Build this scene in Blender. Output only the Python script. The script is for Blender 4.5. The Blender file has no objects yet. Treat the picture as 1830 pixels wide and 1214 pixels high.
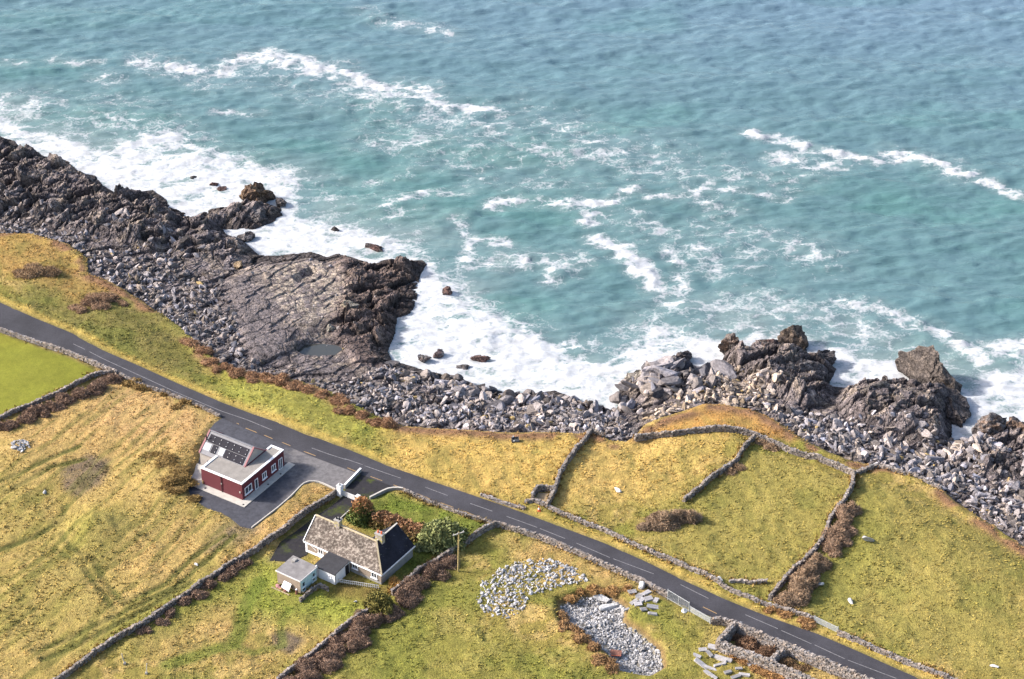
import bpy, math, numpy as np
from mathutils import Vector, Matrix

# ------------------------------------------------------------------ camera, sky, sun, exposure
SC = bpy.context.scene
COL = SC.collection
FPX, CU, CV = 4200.0, 915.0, 607.0
PITCH = math.radians(33.5)
CAM = np.array([0.0, -405.0, 269.0])
cd = bpy.data.cameras.new('camera'); cam = bpy.data.objects.new('camera', cd); COL.objects.link(cam)
cam.location = CAM; cam.rotation_euler = (math.pi/2 - PITCH, 0, 0)
cd.sensor_width = 36.0; cd.lens = 36.0*FPX/1830.0; cd.clip_start = 1.0; cd.clip_end = 60000.0
SC.camera = cam
SUN_AZ = np.array([-0.99, 0.13]); SUN_AZ /= np.linalg.norm(SUN_AZ)
SUN_EL = math.radians(31)
W = bpy.data.worlds.new('World'); SC.world = W; W.use_nodes = True
wn = W.node_tree; bg = wn.nodes['Background']
sky = wn.nodes.new('ShaderNodeTexSky'); sky.sky_type = 'NISHITA'; sky.sun_disc = False
sky.sun_elevation = SUN_EL; sky.sun_rotation = math.atan2(SUN_AZ[0], SUN_AZ[1])
sky.air_density = 1.0; sky.dust_density = 3.0; sky.ozone_density = 1.0
wn.links.new(sky.outputs[0], bg.inputs[0]); bg.inputs[1].default_value = 0.115
sd = bpy.data.lights.new('sun', 'SUN'); sd.energy = 3.0; sd.angle = math.radians(5.0); sd.color = (1.0, 0.955, 0.905)
sun = bpy.data.objects.new('sun', sd); COL.objects.link(sun)
sv = Vector((SUN_AZ[0]*math.cos(SUN_EL), SUN_AZ[1]*math.cos(SUN_EL), math.sin(SUN_EL)))
sun.rotation_euler = sv.to_track_quat('Z', 'Y').to_euler(); sun.location = (-200, 100, 200)
SC.view_settings.view_transform = 'Standard'; SC.view_settings.look = 'None'
SC.view_settings.gamma = 1.0; SC.view_settings.use_curve_mapping = False
SC.view_settings.exposure = 1.53

RNG = np.random.default_rng(7)

# ------------------------------------------------------------------ pixel -> direction -> ground
FW = np.array([0, math.cos(PITCH), -math.sin(PITCH)]); UPV = np.array([0, math.sin(PITCH), math.cos(PITCH)])
def unproj(uv, z):
    uv = np.atleast_2d(np.asarray(uv, float)); z = np.broadcast_to(np.asarray(z, float), (len(uv),))
    d = FW[None] + ((uv[:, 0]-CU)/FPX)[:, None]*np.array([[1., 0, 0]]) + ((CV-uv[:, 1])/FPX)[:, None]*UPV[None]
    t = (z-CAM[2])/d[:, 2]
    return (CAM[None]+d*t[:, None])[:, :2]

# ------------------------------------------------------------------ numpy noise and geometry helpers
def _h(ix, iy, s):
    h = (ix.astype(np.int64)*374761393 + iy.astype(np.int64)*668265263 + s*1442695041) & 0xffffffff
    h = ((h ^ (h >> 13))*1274126177) & 0xffffffff
    h = ((h ^ (h >> 16))*2246822519) & 0xffffffff
    return ((h ^ (h >> 15)) & 0xffffff)/float(0xffffff)
def vn(x, y, s=0):
    ix = np.floor(x); iy = np.floor(y); fx = x-ix; fy = y-iy
    fx = fx*fx*fx*(fx*(fx*6-15)+10); fy = fy*fy*fy*(fy*(fy*6-15)+10)
    a = _h(ix, iy, s); b = _h(ix+1, iy, s); c = _h(ix, iy+1, s); d = _h(ix+1, iy+1, s)
    return (a*(1-fx)+b*fx)*(1-fy)+(c*(1-fx)+d*fx)*fy
def fbm(x, y, s=0, o=4, g=.5):
    r = 0; a = 1; t = 0
    for i in range(o):
        r = r+a*vn(x*2**i+17.3*i, y*2**i-9.1*i, s+i); t += a; a *= g
    return r/t
def voro(x, y, s=0, jit=.9):
    ix = np.floor(x); iy = np.floor(y)
    f1 = np.full(x.shape, 9.); f2 = np.full(x.shape, 9.); cid = np.zeros(x.shape); ox = np.zeros(x.shape); oy = np.zeros(x.shape)
    for dx in (-1, 0, 1):
        for dy in (-1, 0, 1):
            cx = ix+dx; cy = iy+dy
            px = cx+.5+jit*(_h(cx, cy, s)-.5); py = cy+.5+jit*(_h(cx, cy, s+1)-.5)
            d = np.hypot(px-x, py-y); n = d < f1
            f2 = np.where(n, f1, np.minimum(f2, d))
            cid = np.where(n, _h(cx, cy, s+2), cid); ox = np.where(n, x-px, ox); oy = np.where(n, y-py, oy)
            f1 = np.where(n, d, f1)
    return f1, f2, cid, ox, oy
def mix(c, d, f): return c*(1-f[:, None])+np.asarray(d)[None]*f[:, None]
def sstep(a, b, x):
    t = np.clip((x-a)/(b-a), 0, 1); return t*t*(3-2*t)
def pdist(x, y, pl, closed=False):
    pl = np.asarray(pl, float); q = np.vstack([pl, pl[:1]]) if closed else pl
    best = np.full(x.shape, 1e9)
    for a, b in zip(q[:-1], q[1:]):
        d = b-a; L = d@d+1e-12
        t = np.clip(((x-a[0])*d[0]+(y-a[1])*d[1])/L, 0, 1)
        best = np.minimum(best, (x-a[0]-t*d[0])**2+(y-a[1]-t*d[1])**2)
    return np.sqrt(best)
def inside(x, y, pl):
    pl = np.asarray(pl, float); c = np.zeros(x.shape, bool); q = np.roll(pl, -1, 0)
    for (x1, y1), (x2, y2) in zip(pl, q):
        if y1 == y2: continue
        k = ((y1 > y) != (y2 > y)) & (x < (x2-x1)*(y-y1)/(y2-y1)+x1); c ^= k
    return c
def pmask(x, y, pl, soft=1.0):
    """1 inside a ground polygon, falling to 0 over soft metres outside"""
    pl = np.asarray(pl); m = np.zeros(x.shape); lo = pl.min(0)-soft; hi = pl.max(0)+soft
    k = (x > lo[0]) & (x < hi[0]) & (y > lo[1]) & (y < hi[1])
    if not k.any(): return m
    xs, ys = x[k], y[k]; d = pdist(xs, ys, pl, True); ins = inside(xs, ys, pl)
    m[k] = sstep(soft, -soft*.6, np.where(ins, -d, d)); return m
def lmask(x, y, pl, w):
    pl = np.asarray(pl); m = np.zeros(x.shape); lo = pl.min(0)-w; hi = pl.max(0)+w
    k = (x > lo[0]) & (x < hi[0]) & (y > lo[1]) & (y < hi[1])
    if k.any(): m[k] = sstep(w, w*.35, pdist(x[k], y[k], pl))
    return m
def resample(pl, step):
    pl = np.asarray(pl, float); s = np.r_[0, np.cumsum(np.linalg.norm(np.diff(pl, axis=0), axis=1))]
    n = max(2, int(round(s[-1]/step))+1); q = np.linspace(0, s[-1], n)
    return np.stack([np.interp(q, s, pl[:, i]) for i in range(pl.shape[1])], 1)

# ------------------------------------------------------------------ coast lines traced from the photograph
EDGE_PX = [(-500,300),(-250,345),(-60,402),(0,418),(57,418),(122,436),(156,461),(159,490),(205,507),(250,535),(278,555),(300,568),(326,587),(360,619),(385,644),(419,664),(482,670),(533,681),(564,690),(595,701),(618,718),(652,732),(690,755),(737,763),(816,768),(890,773),(987,773),(1032,775),(1058,772),(1078,778),(1090,788),(1120,790),(1138,776),(1150,760),(1180,747),(1220,735),(1260,722),(1291,723),(1339,731),(1371,743),(1403,763),(1439,787),(1479,807),(1519,823),(1559,831),(1630,849),(1690,879),(1706,895),(1738,917),(1774,939),(1818,969),(1900,1020),(2100,1140),(2500,1330)]
SHORE_PX = [(-500,100),(-250,170),(-60,225),(0,240),(25,244),(40,265),(94,275),(122,282),(139,300),(170,306),(182,323),(207,338),(241,338),(273,333),(295,348),(307,366),(341,378),(380,366),(415,362),(430,352),(500,360),(506,380),(494,388),(455,402),(420,404),(398,404),(405,414),(426,421),(443,432),(463,449),(516,447),(556,442),(584,453),(601,446),(621,450),(641,457),(667,464),(686,457),(712,458),(755,458),(762,464),(752,484),(746,503),(746,526),(735,552),(709,560),(706,586),(692,620),(700,637),(717,640),(765,656),(813,664),(862,685),(896,701),(936,697),(992,690),(1021,702),(1058,718),(1089,730),(1115,722),(1100,700),(1112,684),(1140,667),(1160,650),(1200,646),(1225,642),(1250,660),(1275,655),(1290,640),(1300,622),(1350,625),(1395,622),(1405,612),(1440,612),(1450,630),(1475,634),(1495,652),(1482,682),(1515,686),(1531,678),(1579,684),(1619,684),(1640,690),(1698,690),(1710,712),(1702,751),(1702,779),(1738,775),(1758,763),(1822,755),(1900,735),(2100,800),(2500,900)]
Z_EDGE, Z_LAND = 5.4, 7.2
EDGE = unproj(EDGE_PX, Z_EDGE); SHORE = unproj(SHORE_PX, 1.2)
BIG = 900.
LANDPOLY = np.vstack([EDGE, [[BIG, EDGE[-1, 1]], [BIG, -BIG], [-BIG, -BIG], [-BIG, EDGE[0, 1]]]])
ROCKPOLY = np.vstack([SHORE, [[BIG, SHORE[-1, 1]], [BIG, -BIG], [-BIG, -BIG], [-BIG, SHORE[0, 1]]]])
def zbase(x, y):
    de = pdist(x, y, EDGE); ds = pdist(x, y, SHORE); il = inside(x, y, LANDPOLY); ir = inside(x, y, ROCKPOLY) | il
    zl = Z_EDGE+(Z_LAND-Z_EDGE)*sstep(0, 12, de)
    t = ds/(ds+de+1e-6); zr = .15+(Z_EDGE-.75)*t**.75
    zs = -np.minimum(ds*.45, 3.5)
    return np.where(il, zl, np.where(ir, zr, zs)), de, ds, il, ir
def P(uv, h=0.0):
    """photo pixels -> ground points (x, y) on the smooth terrain, seen h metres above it"""
    uv = np.atleast_2d(np.asarray(uv, float)); z = np.full(len(uv), Z_LAND)
    for i in range(7):
        q = unproj(uv, z+h); z = .4*z+.6*zbase(q[:, 0], q[:, 1])[0]
    return q
def S(uv): return unproj(uv, 0.0)          # on the sea

# ------------------------------------------------------------------ traced ground features
ROAD_U = [(-320,395),(-200,445),(-80,503),(0,541),(63,569),(127,595),(185,627),(253,656),(316,685),(395,719),(456,742),(496,755),(541,774),(572,785),(619,802),(698,835),(740,849),(773,861),(806,872),(858,890),(900,904),(954,924),(1008,944),(1080,971),(1152,1003),(1225,1039),(1297,1072),(1369,1101),(1423,1120),(1453,1130),(1526,1161),(1599,1194),(1643,1213),(1760,1266),(1950,1360)]
ROAD_L = [(-320,470),(-200,512),(-80,560),(0,594),(63,616),(127,638),(185,661),(248,688),(290,702),(337,720),(395,746),(423,760),(449,771),(479,784),(512,797),(554,815),(592,829),(630,843),(673,859),(714,874),(755,890),(799,907),(842,922),(925,951),(970,968),(1027,991),(1084,1016),(1141,1042),(1195,1072),(1270,1102),(1317,1122),(1380,1150),(1453,1187),(1526,1218),(1640,1270),(1840,1370)]
NST = 160
def even(px):
    g = P(px); s = np.r_[0, np.cumsum(np.linalg.norm(np.diff(g, axis=0), axis=1))]
    q = np.linspace(0, s[-1], NST); return np.stack([np.interp(q, s, g[:, i]) for i in (0, 1)], 1)
RU, RL = even(ROAD_U), even(ROAD_L)
ROADPOLY = np.vstack([RU, RL[::-1]])
YARD_PX = [(384,756),(402,744),(425,757),(480,780),(555,811),(645,843),(617,873),(599,876),(572,864),(557,862),(541,867),(497,909),(450,946),(430,941),(409,924),(391,916),(369,909),(342,892),(331,872),(345,845),(352,826),(358,800),(372,770)]
DRIVE_PX = [(645,848),(714,874),(705,874),(691,878),(675,887),(660,893),(640,893),(632,905),(607,932),(570,960),(548,992),(520,1004),(482,1002),(500,970),(545,935),(592,905),(612,888),(618,872)]
YARD, DRIVE = P(YARD_PX), P(DRIVE_PX)
PITPOLY = P([(1003,1070),(1040,1058),(1090,1062),(1118,1080),(1112,1105),(1150,1130),(1180,1160),(1185,1185),(1160,1200),(1110,1192),(1090,1165),(1050,1140),(1012,1120),(1000,1095)])
LAWN = P([(-260,480),(0,597),(63,620),(127,641),(174,664),(105,701),(53,724),(0,746),(-260,850)])
HOUSE_PAD = P([(535,965),(570,925),(735,955),(755,990),(690,1055),(600,1035),(560,1075),(485,1055),(500,1000)])
RUIN_PX = [(1313,1117),(1286,1150),(1446,1222),(1565,1222)]

# ------------------------------------------------------------------ terrain height grid
GX0, GX1, GY0, GY1, GS = -140., 140., -140., 135., .36
gx = np.arange(GX0, GX1, GS); gy = np.arange(GY0, GY1, GS); NX, NY = len(gx), len(gy)
X, Y = np.meshgrid(gx, gy); X = X.ravel(); Y = Y.ravel()
ZB, DE, DS, IL, IR = zbase(X, Y)
Z = ZB.copy()
m_road = pmask(X, Y, ROADPOLY, 1.3); m_yard = pmask(X, Y, YARD, 1.2); m_drive = pmask(X, Y, DRIVE, 1.0); m_lawn = pmask(X, Y, LAWN, .8)
m_pad = pmask(X, Y, HOUSE_PAD, 2.5)
hard = np.maximum.reduce([m_road, m_yard, m_drive]); calm = np.maximum(hard, m_pad)
land = IL.astype(float)*sstep(0, 6, DE)
und = (fbm(X/22, Y/22, 3, 3)-.5)*1.3+(fbm(X/7, Y/7, 8, 2)-.5)*.5
Z += und*land*(1-calm)*(1-.5*m_lawn)
rub = land*(1-calm)
tuss = fbm(X/1.5, Y/1.5, 21, 3, .6)-.5
lump = np.maximum(fbm(X/3.2+5, Y/3.2, 31, 2)-.55, 0)
Z += rub*(1-.93*m_lawn)*(tuss*.34+lump*1.0)
Z -= .11*hard
# pit, mound, banks
m_pit = pmask(X, Y, PITPOLY, 1.5); Z -= 1.9*m_pit*(1-hard)
def bump(px, r, h, asp=1.0):
    c = P([px])[0]; global Z
    Z = Z+h*np.exp(-(((X-c[0])/r)**2+((Y-c[1])/(r*asp))**2))*(1-hard)
bump((175,945), 5.0, 1.7); bump((300,850), 5.5, 1.5); bump((330,800), 4, .9); bump((20,800), 3, .7)
bump((1690,1040), 9, 1.2); bump((1560,960), 8, .8); bump((1030,1120), 2.5, .8); bump((985,1100), 3, .7); bump((1085,1150), 2, .6)
TRACKS = [[(112,955),(122,978),(170,1004),(190,1040),(222,1080)],[(95,980),(148,1012),(175,1050),(203,1088)],[(222,1080),(290,1045),(340,1000),(400,958)],[(225,1092),(310,1050),(365,1005),(420,958)],[(60,1165),(150,1130),(230,1090)],[(75,1180),(170,1138),(250,1095),(340,1040)],[(0,985),(60,960),(110,930),(118,900)],[(0,860),(70,830),(140,800)],[(10,880),(90,835),(150,822)]]
m_trk = np.zeros(X.shape)
for t in TRACKS: m_trk = np.maximum(m_trk, lmask(X, Y, P(t), .9))
Z -= .16*m_trk*land
# brown heathery lip along the coast
lip = np.exp(-((DE-1.6)/1.3)**2)*IL; Z += lip*(.45+.7*(fbm(X/2.2, Y/2.2, 44, 2)-.4))
# rock
def R(px, z=2.5): return unproj(px, z)
SLAB = R([(405,505),(470,468),(560,455),(625,468),(618,520),(605,562),(570,592),(520,612),(500,640),(452,652),(430,615),(418,560)], 3.)
SLAB2 = R([(530,628),(570,606),(640,604),(690,640),(690,690),(640,682),(560,672),(500,660)], 2.)
CRAGS = [(R([(600,455),(760,455),(745,535),(705,585),(690,640),(645,655),(610,610),(590,585),(622,520)], 3.), 1.0, 1.1),
         (R([(-80,230),(0,238),(130,288),(210,335),(300,345),(312,400),(275,440),(200,425),(60,392),(-80,380)], 4.), 2.0, 1.3),
         (R([(290,350),(420,362),(440,430),(420,470),(330,460),(280,420)], 2.5), .8, .9),
         (R([(420,345),(505,350),(500,395),(440,402),(400,395)], 2.), 1.6, .9),
         (R([(1290,605),(1400,600),(1440,600),(1495,645),(1475,700),(1440,722),(1385,700),(1300,650)], 3.), 2.6, 1.2),
         (R([(1515,685),(1560,660),(1640,640),(1708,680),(1705,760),(1660,778),(1560,750),(1520,730)], 4.), 2.8, .9),
         (R([(1110,680),(1160,645),(1240,640),(1300,660),(1300,700),(1200,715),(1120,710)], 2.), .7, .7),
         (R([(1700,790),(1760,765),(1850,755),(1900,760),(1900,840),(1780,850),(1720,830)], 3.), 1.6, 1.0)]
BED = [R([(-80,360),(60,365),(220,395),(330,430),(420,480),(400,520),(280,480),(150,430),(0,400)], 4.), R([(1380,690),(1520,720),(1640,770),(1700,790),(1620,800),(1480,760),(1390,730)], 4.), R([(1640,800),(1760,800),(1840,850),(1840,900),(1740,860)], 4.)]
POOL = R([(528,628),(545,614),(575,612),(604,616),(612,622),(600,632),(570,638),(540,636)], 2.6); ZP = 2.35
NICHE = R([(525,490),(555,470),(565,474),(548,492),(535,500)], 4.)
def rock_eval(X, Y, Z, DE, DS, IL, IR):
    """bedrock height and colour at the points (X, Y)"""
    rough = np.full(X.shape, .36); lift = np.zeros(X.shape)
    rock = (IR & ~IL).astype(float)
    for poly, l, a in CRAGS:
        m = pmask(X, Y, poly, 2.5); lift = np.maximum(lift, l*m); rough = np.maximum(rough, a*m)
    m_slab = np.maximum(pmask(X, Y, SLAB, 2.), .8*pmask(X, Y, SLAB2, 2.)); rough = rough*(1-.86*m_slab)
    m_s1 = pmask(X, Y, SLAB, 3.5)
    ca, sa = math.cos(.55), math.sin(.55)
    U1 = X*ca+Y*sa+2*(fbm(X/6, Y/6, 61, 2)-.5); V1 = -X*sa+Y*ca+2*(fbm(X/6, Y/6, 71, 2)-.5)
    a1 = voro(U1/6.5, V1/3.2, 81); a2 = voro(U1/2.6, V1/1.3, 91); a3 = voro(U1/1.1, V1/.75, 101); a4 = voro(U1/.95+3*a2[2], V1/.6, 107)
    crack = sstep(.10, .0, a1[1]-a1[0])*.9+sstep(.12, 0, a2[1]-a2[0])*.45
    blocks = (a1[2]-.45)*2.8+a1[4]*(a1[2]-.5)*3.2+a1[3]*(.5-a1[2])*2.2+(a2[2]-.5)*1.0+a2[3]*(a2[2]-.5)*1.4+(a3[2]-.5)*.38+(a4[2]-.5)*.22-crack
    Us = X*.86-Y*.5+4.5*(fbm(X/11, Y/11, 63, 3)-.5); Vs_ = X*.42+Y*.9+3.5*(fbm(X/9, Y/9, 65, 3)-.5)
    fr = lambda t: t-np.floor(t)
    b0 = voro(X/13+.6*fbm(X/8, Y/8, 67, 2), Y/10, 83)
    saw1, saw2, saw3 = fr(Us/(3.4+2.6*b0[2])+1.3*a1[2]), fr(Vs_/3.1+.9*a1[2]), fr((Us*(b0[2]-.3)+Vs_*.8)/1.7+1.1*a2[2])
    samp_ = sstep(.35, .65, fbm(X/6, Y/6, 69, 3))
    blocks = .75*blocks+((saw1-.5)*1.1+(saw2-.5)*.55)*(.25+.75*samp_)+(saw3-.5)*.3

    shorefall = sstep(0, 3.5, DS)
    Z += rock*(lift*sstep(0, 4, DS)+1.3*m_s1*sstep(0, 5, DS)+rough*blocks*(.35+.65*shorefall)+m_slab*(.25*(fbm(X/1.1, Y/1.1, 111, 3)-.5)-.10*sstep(.08, 0, a1[1]-a1[0])+.30*(saw1-.5)*samp_+.06*(saw3-.5)))
    # tide pool basin and slab niche
    m_pool = pmask(X, Y, POOL, 1.5)
    Z = np.where(m_pool > .5, ZP-.25*sstep(.5, 1, m_pool), Z)
    Z -= 1.1*pmask(X, Y, NICHE, .8)*rock
    Z = np.where(~IR & ~IL, np.minimum(Z, -.2), Z)
    wet = sstep(2.4, .3, Z+.8*(fbm(X/4, Y/4, 191, 3)-.5))*.82
    rk = np.tile(np.array((.15,.128,.124)), (len(X), 1))
    rk = mix(rk, (.088,.074,.073), sstep(.35, .7, fbm(X/3, Y/3, 161, 4)))
    rk = mix(rk, (.25,.205,.165), sstep(.52, .75, fbm(X/1.7, Y/1.7, 171, 3))*.75)
    rk = mix(rk, (.125,.108,.107), pmask(X, Y, R([(405,505),(440,500),(520,600),(500,640),(452,652),(430,615),(418,560)], 3.), 4.)*.8)
    m_tan = pmask(X, Y, R([(470,480),(560,460),(640,500),(610,560),(560,580),(490,540)], 3.), 4.)
    rk = mix(rk, (.29,.245,.195), m_tan*sstep(.4, .6, fbm(X/.9, Y/.9, 181, 3))*.85)
    rk = mix(rk, (.10,.07,.058), np.clip(pmask(X, Y, CRAGS[0][0], 3.)*.7, 0, 1))
    rk = rk*((.66+.62*a2[2])*(.8+.4*a3[2])*(1-.85*m_slab)+.85*m_slab*(.86+.28*a4[2]))[:, None]*1.15
    rk = mix(rk, (.042,.035,.033), np.clip(wet, 0, .85))
    rk = mix(rk, (.048,.041,.038), np.clip(crack*.55*(1-m_slab*.8), 0, .75))
    rk = rk*np.array((.93, .90, .895))*(1+.06*m_slab)[:, None]
    return Z, rk
Z, rk = rock_eval(X, Y, Z, DE, DS, IL, IR)

ZG = Z.reshape(NY, NX)
def H(x, y):
    x = np.asarray(x, float); y = np.asarray(y, float)
    fx = np.clip((x-GX0)/GS, 0, NX-1.001); fy = np.clip((y-GY0)/GS, 0, NY-1.001)
    i = fx.astype(int); j = fy.astype(int); fx = fx-i; fy = fy-j
    return (ZG[j, i]*(1-fx)+ZG[j, i+1]*fx)*(1-fy)+(ZG[j+1, i]*(1-fx)+ZG[j+1, i+1]*fx)*fy

# ------------------------------------------------------------------ ground colours (albedo of the plants, soil and rock)
TAN, STRAW, OLIVE, GREEN, DKGREEN, LAWNC, BROWN = (.36,.232,.092), (.41,.285,.11), (.215,.168,.042), (.16,.162,.03), (.095,.098,.028), (.155,.16,.017), (.20,.11,.062)
n1 = fbm(X/9, Y/9, 121, 4); n2 = fbm(X/2.4, Y/2.4, 131, 3); n3 = fbm(X/25, Y/25, 141, 2)
C = np.tile(np.array(OLIVE), (len(X), 1))
C = mix(C, STRAW, sstep(.42, .68, n2)*.75); C = mix(C, GREEN, sstep(.5, .7, n1)*.8)
def tint(px, col, amt, soft=5.):
    global C
    C = mix(C, col, np.clip(pmask(X, Y, P(px), soft)*amt*(.55+.9*n2), 0, 1))
tint([(0,760),(190,670),(390,745),(350,800),(330,880),(250,900),(120,850),(60,860)], TAN, .85)
tint([(190,680),(300,710),(360,760),(330,800),(180,760)], (.40,.245,.115), .6)
tint([(0,820),(300,830),(420,940),(330,1050),(100,1214),(-50,1214)], (.30,.215,.07), .6)
tint([(120,930),(220,920),(240,970),(180,1000),(120,980)], GREEN, .6)
tint([(200,960),(330,930),(420,960),(330,1040),(230,1060)], TAN, .5)
tint([(100,1160),(440,1000),(480,1010),(300,1120),(230,1160)], GREEN, .7)
tint([(470,1010),(640,1070),(660,1090),(600,1130),(520,1100),(440,1090)], (.21,.225,.035), .9)
tint([(240,1150),(420,1080),(430,1150),(330,1190)], TAN, .55)
tint([(420,1170),(560,1110),(600,1120),(500,1200)], TAN, .35)
tint([(680,1010),(830,1000),(830,1110),(700,1214),(560,1214)], GREEN, .5)
tint([(860,950),(1000,980),(1180,1060),(1060,1050),(930,990)], TAN, .6, 3.)
tint([(600,1180),(850,1120),(1000,1180),(1250,1190),(1200,1230),(700,1230)], GREEN, .6)
tint([(1190,1090),(1280,1110),(1260,1200),(1180,1180)], GREEN, .5)
tint([(60,480),(300,560),(360,640),(330,680),(120,590),(20,545)], DKGREEN, .62, 5.)
tint([(-60,410),(60,420),(150,470),(200,515),(150,545),(60,500),(-60,470)], (.30,.185,.06), .8, 3.)
tint([(330,590),(430,670),(560,700),(700,770),(600,780),(420,710)], (.25,.25,.045), .7)
tint([(700,770),(1030,780),(975,890),(900,890),(700,820)], (.43,.285,.085), .8)
tint([(1010,790),(1320,770),(1200,890),(1000,900)], (.42,.28,.09), .75)
tint([(1340,800),(1520,860),(1440,980),(1370,1060),(1150,970),(1260,880)], (.225,.19,.05), .75)
tint([(1560,860),(1830,990),(1830,1214),(1700,1190),(1420,1080),(1530,900)], (.23,.192,.052), .75)
tint([(1430,1000),(1560,880),(1570,960),(1470,1080)], GREEN, .5)
tint([(1130,790),(1260,722),(1370,745),(1420,790),(1280,762)], (.36,.20,.06), .9, 2.)
tint([(620,870),(690,880),(870,935),(760,990),(620,930)], (.115,.145,.02), .9, 2.)
tint([(690,1000),(760,960),(830,940),(860,940),(740,1020)], (.10,.12,.02), .9, 2.)
tint([(600,1035),(690,1050),(680,1070),(590,1060)], (.14,.10,.03), .9, 2.)
tint([(610,870),(650,845),(690,855),(640,880)], (.08,.10,.012), .9, 1.)
tint([(480,960),(605,885),(600,900),(500,965)], (.06,.075,.012), .9, 1.)
tint([(455,950),(545,868),(590,870),(600,885),(470,975),(380,1020)], (.36,.22,.09), .7, 1.5)
tint([(110,840),(160,815),(195,825),(180,865),(140,885),(115,870)], (.14,.10,.07), .95, 1.5)
tint([(485,1135),(510,1125),(540,1140),(520,1165),(495,1155)], (.12,.09,.07), .8, 1.)
tint([(420,930),(460,945),(440,965),(370,985),(390,945)], (.16,.12,.08), .7, 2.)
PATH = [(465,1040),(440,1084),(427,1127),(416,1152),(364,1168),(300,1190)]
C = mix(C, (.10,.13,.018), lmask(X, Y, P(PATH), 2.2)*.8)
C = mix(C, (.10,.13,.018), lmask(X, Y, P([(515,1090),(500,1115),(505,1150),(450,1165),(416,1152)]), 1.2)*.6)
C = mix(C, (.085,.085,.022), m_trk*.92)
m_lf = pmask(X, Y, P([(-100,770),(60,745),(190,690),(300,740),(330,860),(420,960),(190,1140),(60,1230),(-100,1230)]), 4.)
th_ = 1.0; us = X*math.cos(th_)+Y*math.sin(th_); vs = -X*math.sin(th_)+Y*math.cos(th_)+5*(fbm(X/18, Y/18, 401, 2)-.5)
stk = fbm(us/16, vs/1.1, 403, 3); C = mix(C, (.12,.115,.028), m_lf*sstep(.52, .68, stk)*.55); C = mix(C, (.43,.30,.11), m_lf*sstep(.5, .34, stk)*.25)
stk2 = fbm((us*.7+vs*.7)/9, (vs*.7-us*.7)/1.6, 405, 3); C = mix(C, (.13,.125,.03), land*(1-m_lf)*sstep(.55, .72, stk2)*.4)
C = mix(C, LAWNC, m_lawn*.97)
C = mix(C, (.20,.185,.02), m_lawn*.5*sstep(.45, .6, n3))
C = mix(C, BROWN, np.clip(np.exp(-((DE-1.8)/1.5)**2)*IL*sstep(.38, .6, fbm(X/5, Y/5, 151, 2))*1.1, 0, 1))
C = mix(C, (.40,.275,.07), lmask(X, Y, RU, 2.6)*(1-m_road)*.7)
C = mix(C, (.17,.10,.05), np.clip(sstep(.0, .5, m_pit)*sstep(1., .4, m_pit), 0, 1)*.9)
C = mix(C, (.20,.18,.16), sstep(.5, .9, m_pit))
C = mix(C, (.06,.055,.05), hard*.6)
# rock colours
rock = (IR & ~IL).astype(float)
lum_ = (C*np.array((.3, .59, .11))).sum(1, keepdims=True); C = (C*.95+lum_*np.array((1.12, 1.0, .78))*.05)*np.array((.96, .95, .88))
isrock = (rock > .5) | (~IR & ~IL)
C = np.where(isrock[:, None], rk, C)

# ------------------------------------------------------------------ mesh and object helpers
def npmesh(name, V, F, col=None, mat=None, fattr=None, smooth=False):
    """V (n,3), F (m,k) -> mesh, built with foreach_set"""
    V = np.ascontiguousarray(V, np.float32); F = np.ascontiguousarray(F, np.int32); m, k = F.shape
    me = bpy.data.meshes.new(name); me.vertices.add(len(V)); me.vertices.foreach_set('co', V.ravel())
    me.loops.add(m*k); me.loops.foreach_set('vertex_index', F.ravel())
    me.polygons.add(m); me.polygons.foreach_set('loop_start', np.arange(0, m*k, k, dtype=np.int32))
    me.update(calc_edges=True)
    me.polygons.foreach_set('use_smooth', np.full(m, smooth, bool))
    if col is not None:
        a = me.color_attributes.new('Col', 'FLOAT_COLOR', 'POINT')
        a.data.foreach_set('color', np.c_[col, np.ones(len(V))].astype(np.float32).ravel())
    for n, v in (fattr or {}).items():
        a = me.attributes.new(n, 'FLOAT', 'POINT'); a.data.foreach_set('value', np.asarray(v, np.float32))
    if mat: me.materials.append(mat)
    return me
def link(name, me, parent=None, loc=None, rotz=None):
    o = bpy.data.objects.new(name, me); COL.objects.link(o); o.parent = parent
    if loc is not None: o.location = loc
    if rotz is not None: o.rotation_euler = (0, 0, rotz)
    return o
def thing(name, label, cat, loc=(0, 0, 0), rotz=0, group=None):
    o = link(name, None, None, loc, rotz); return tag(o, label, cat, group)
def tag(o, label, cat, group=None):
    o['label'] = label; o['category'] = cat
    if group: o['group'] = group
    return o
def kind(o, k): o['kind'] = k; return o
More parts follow.
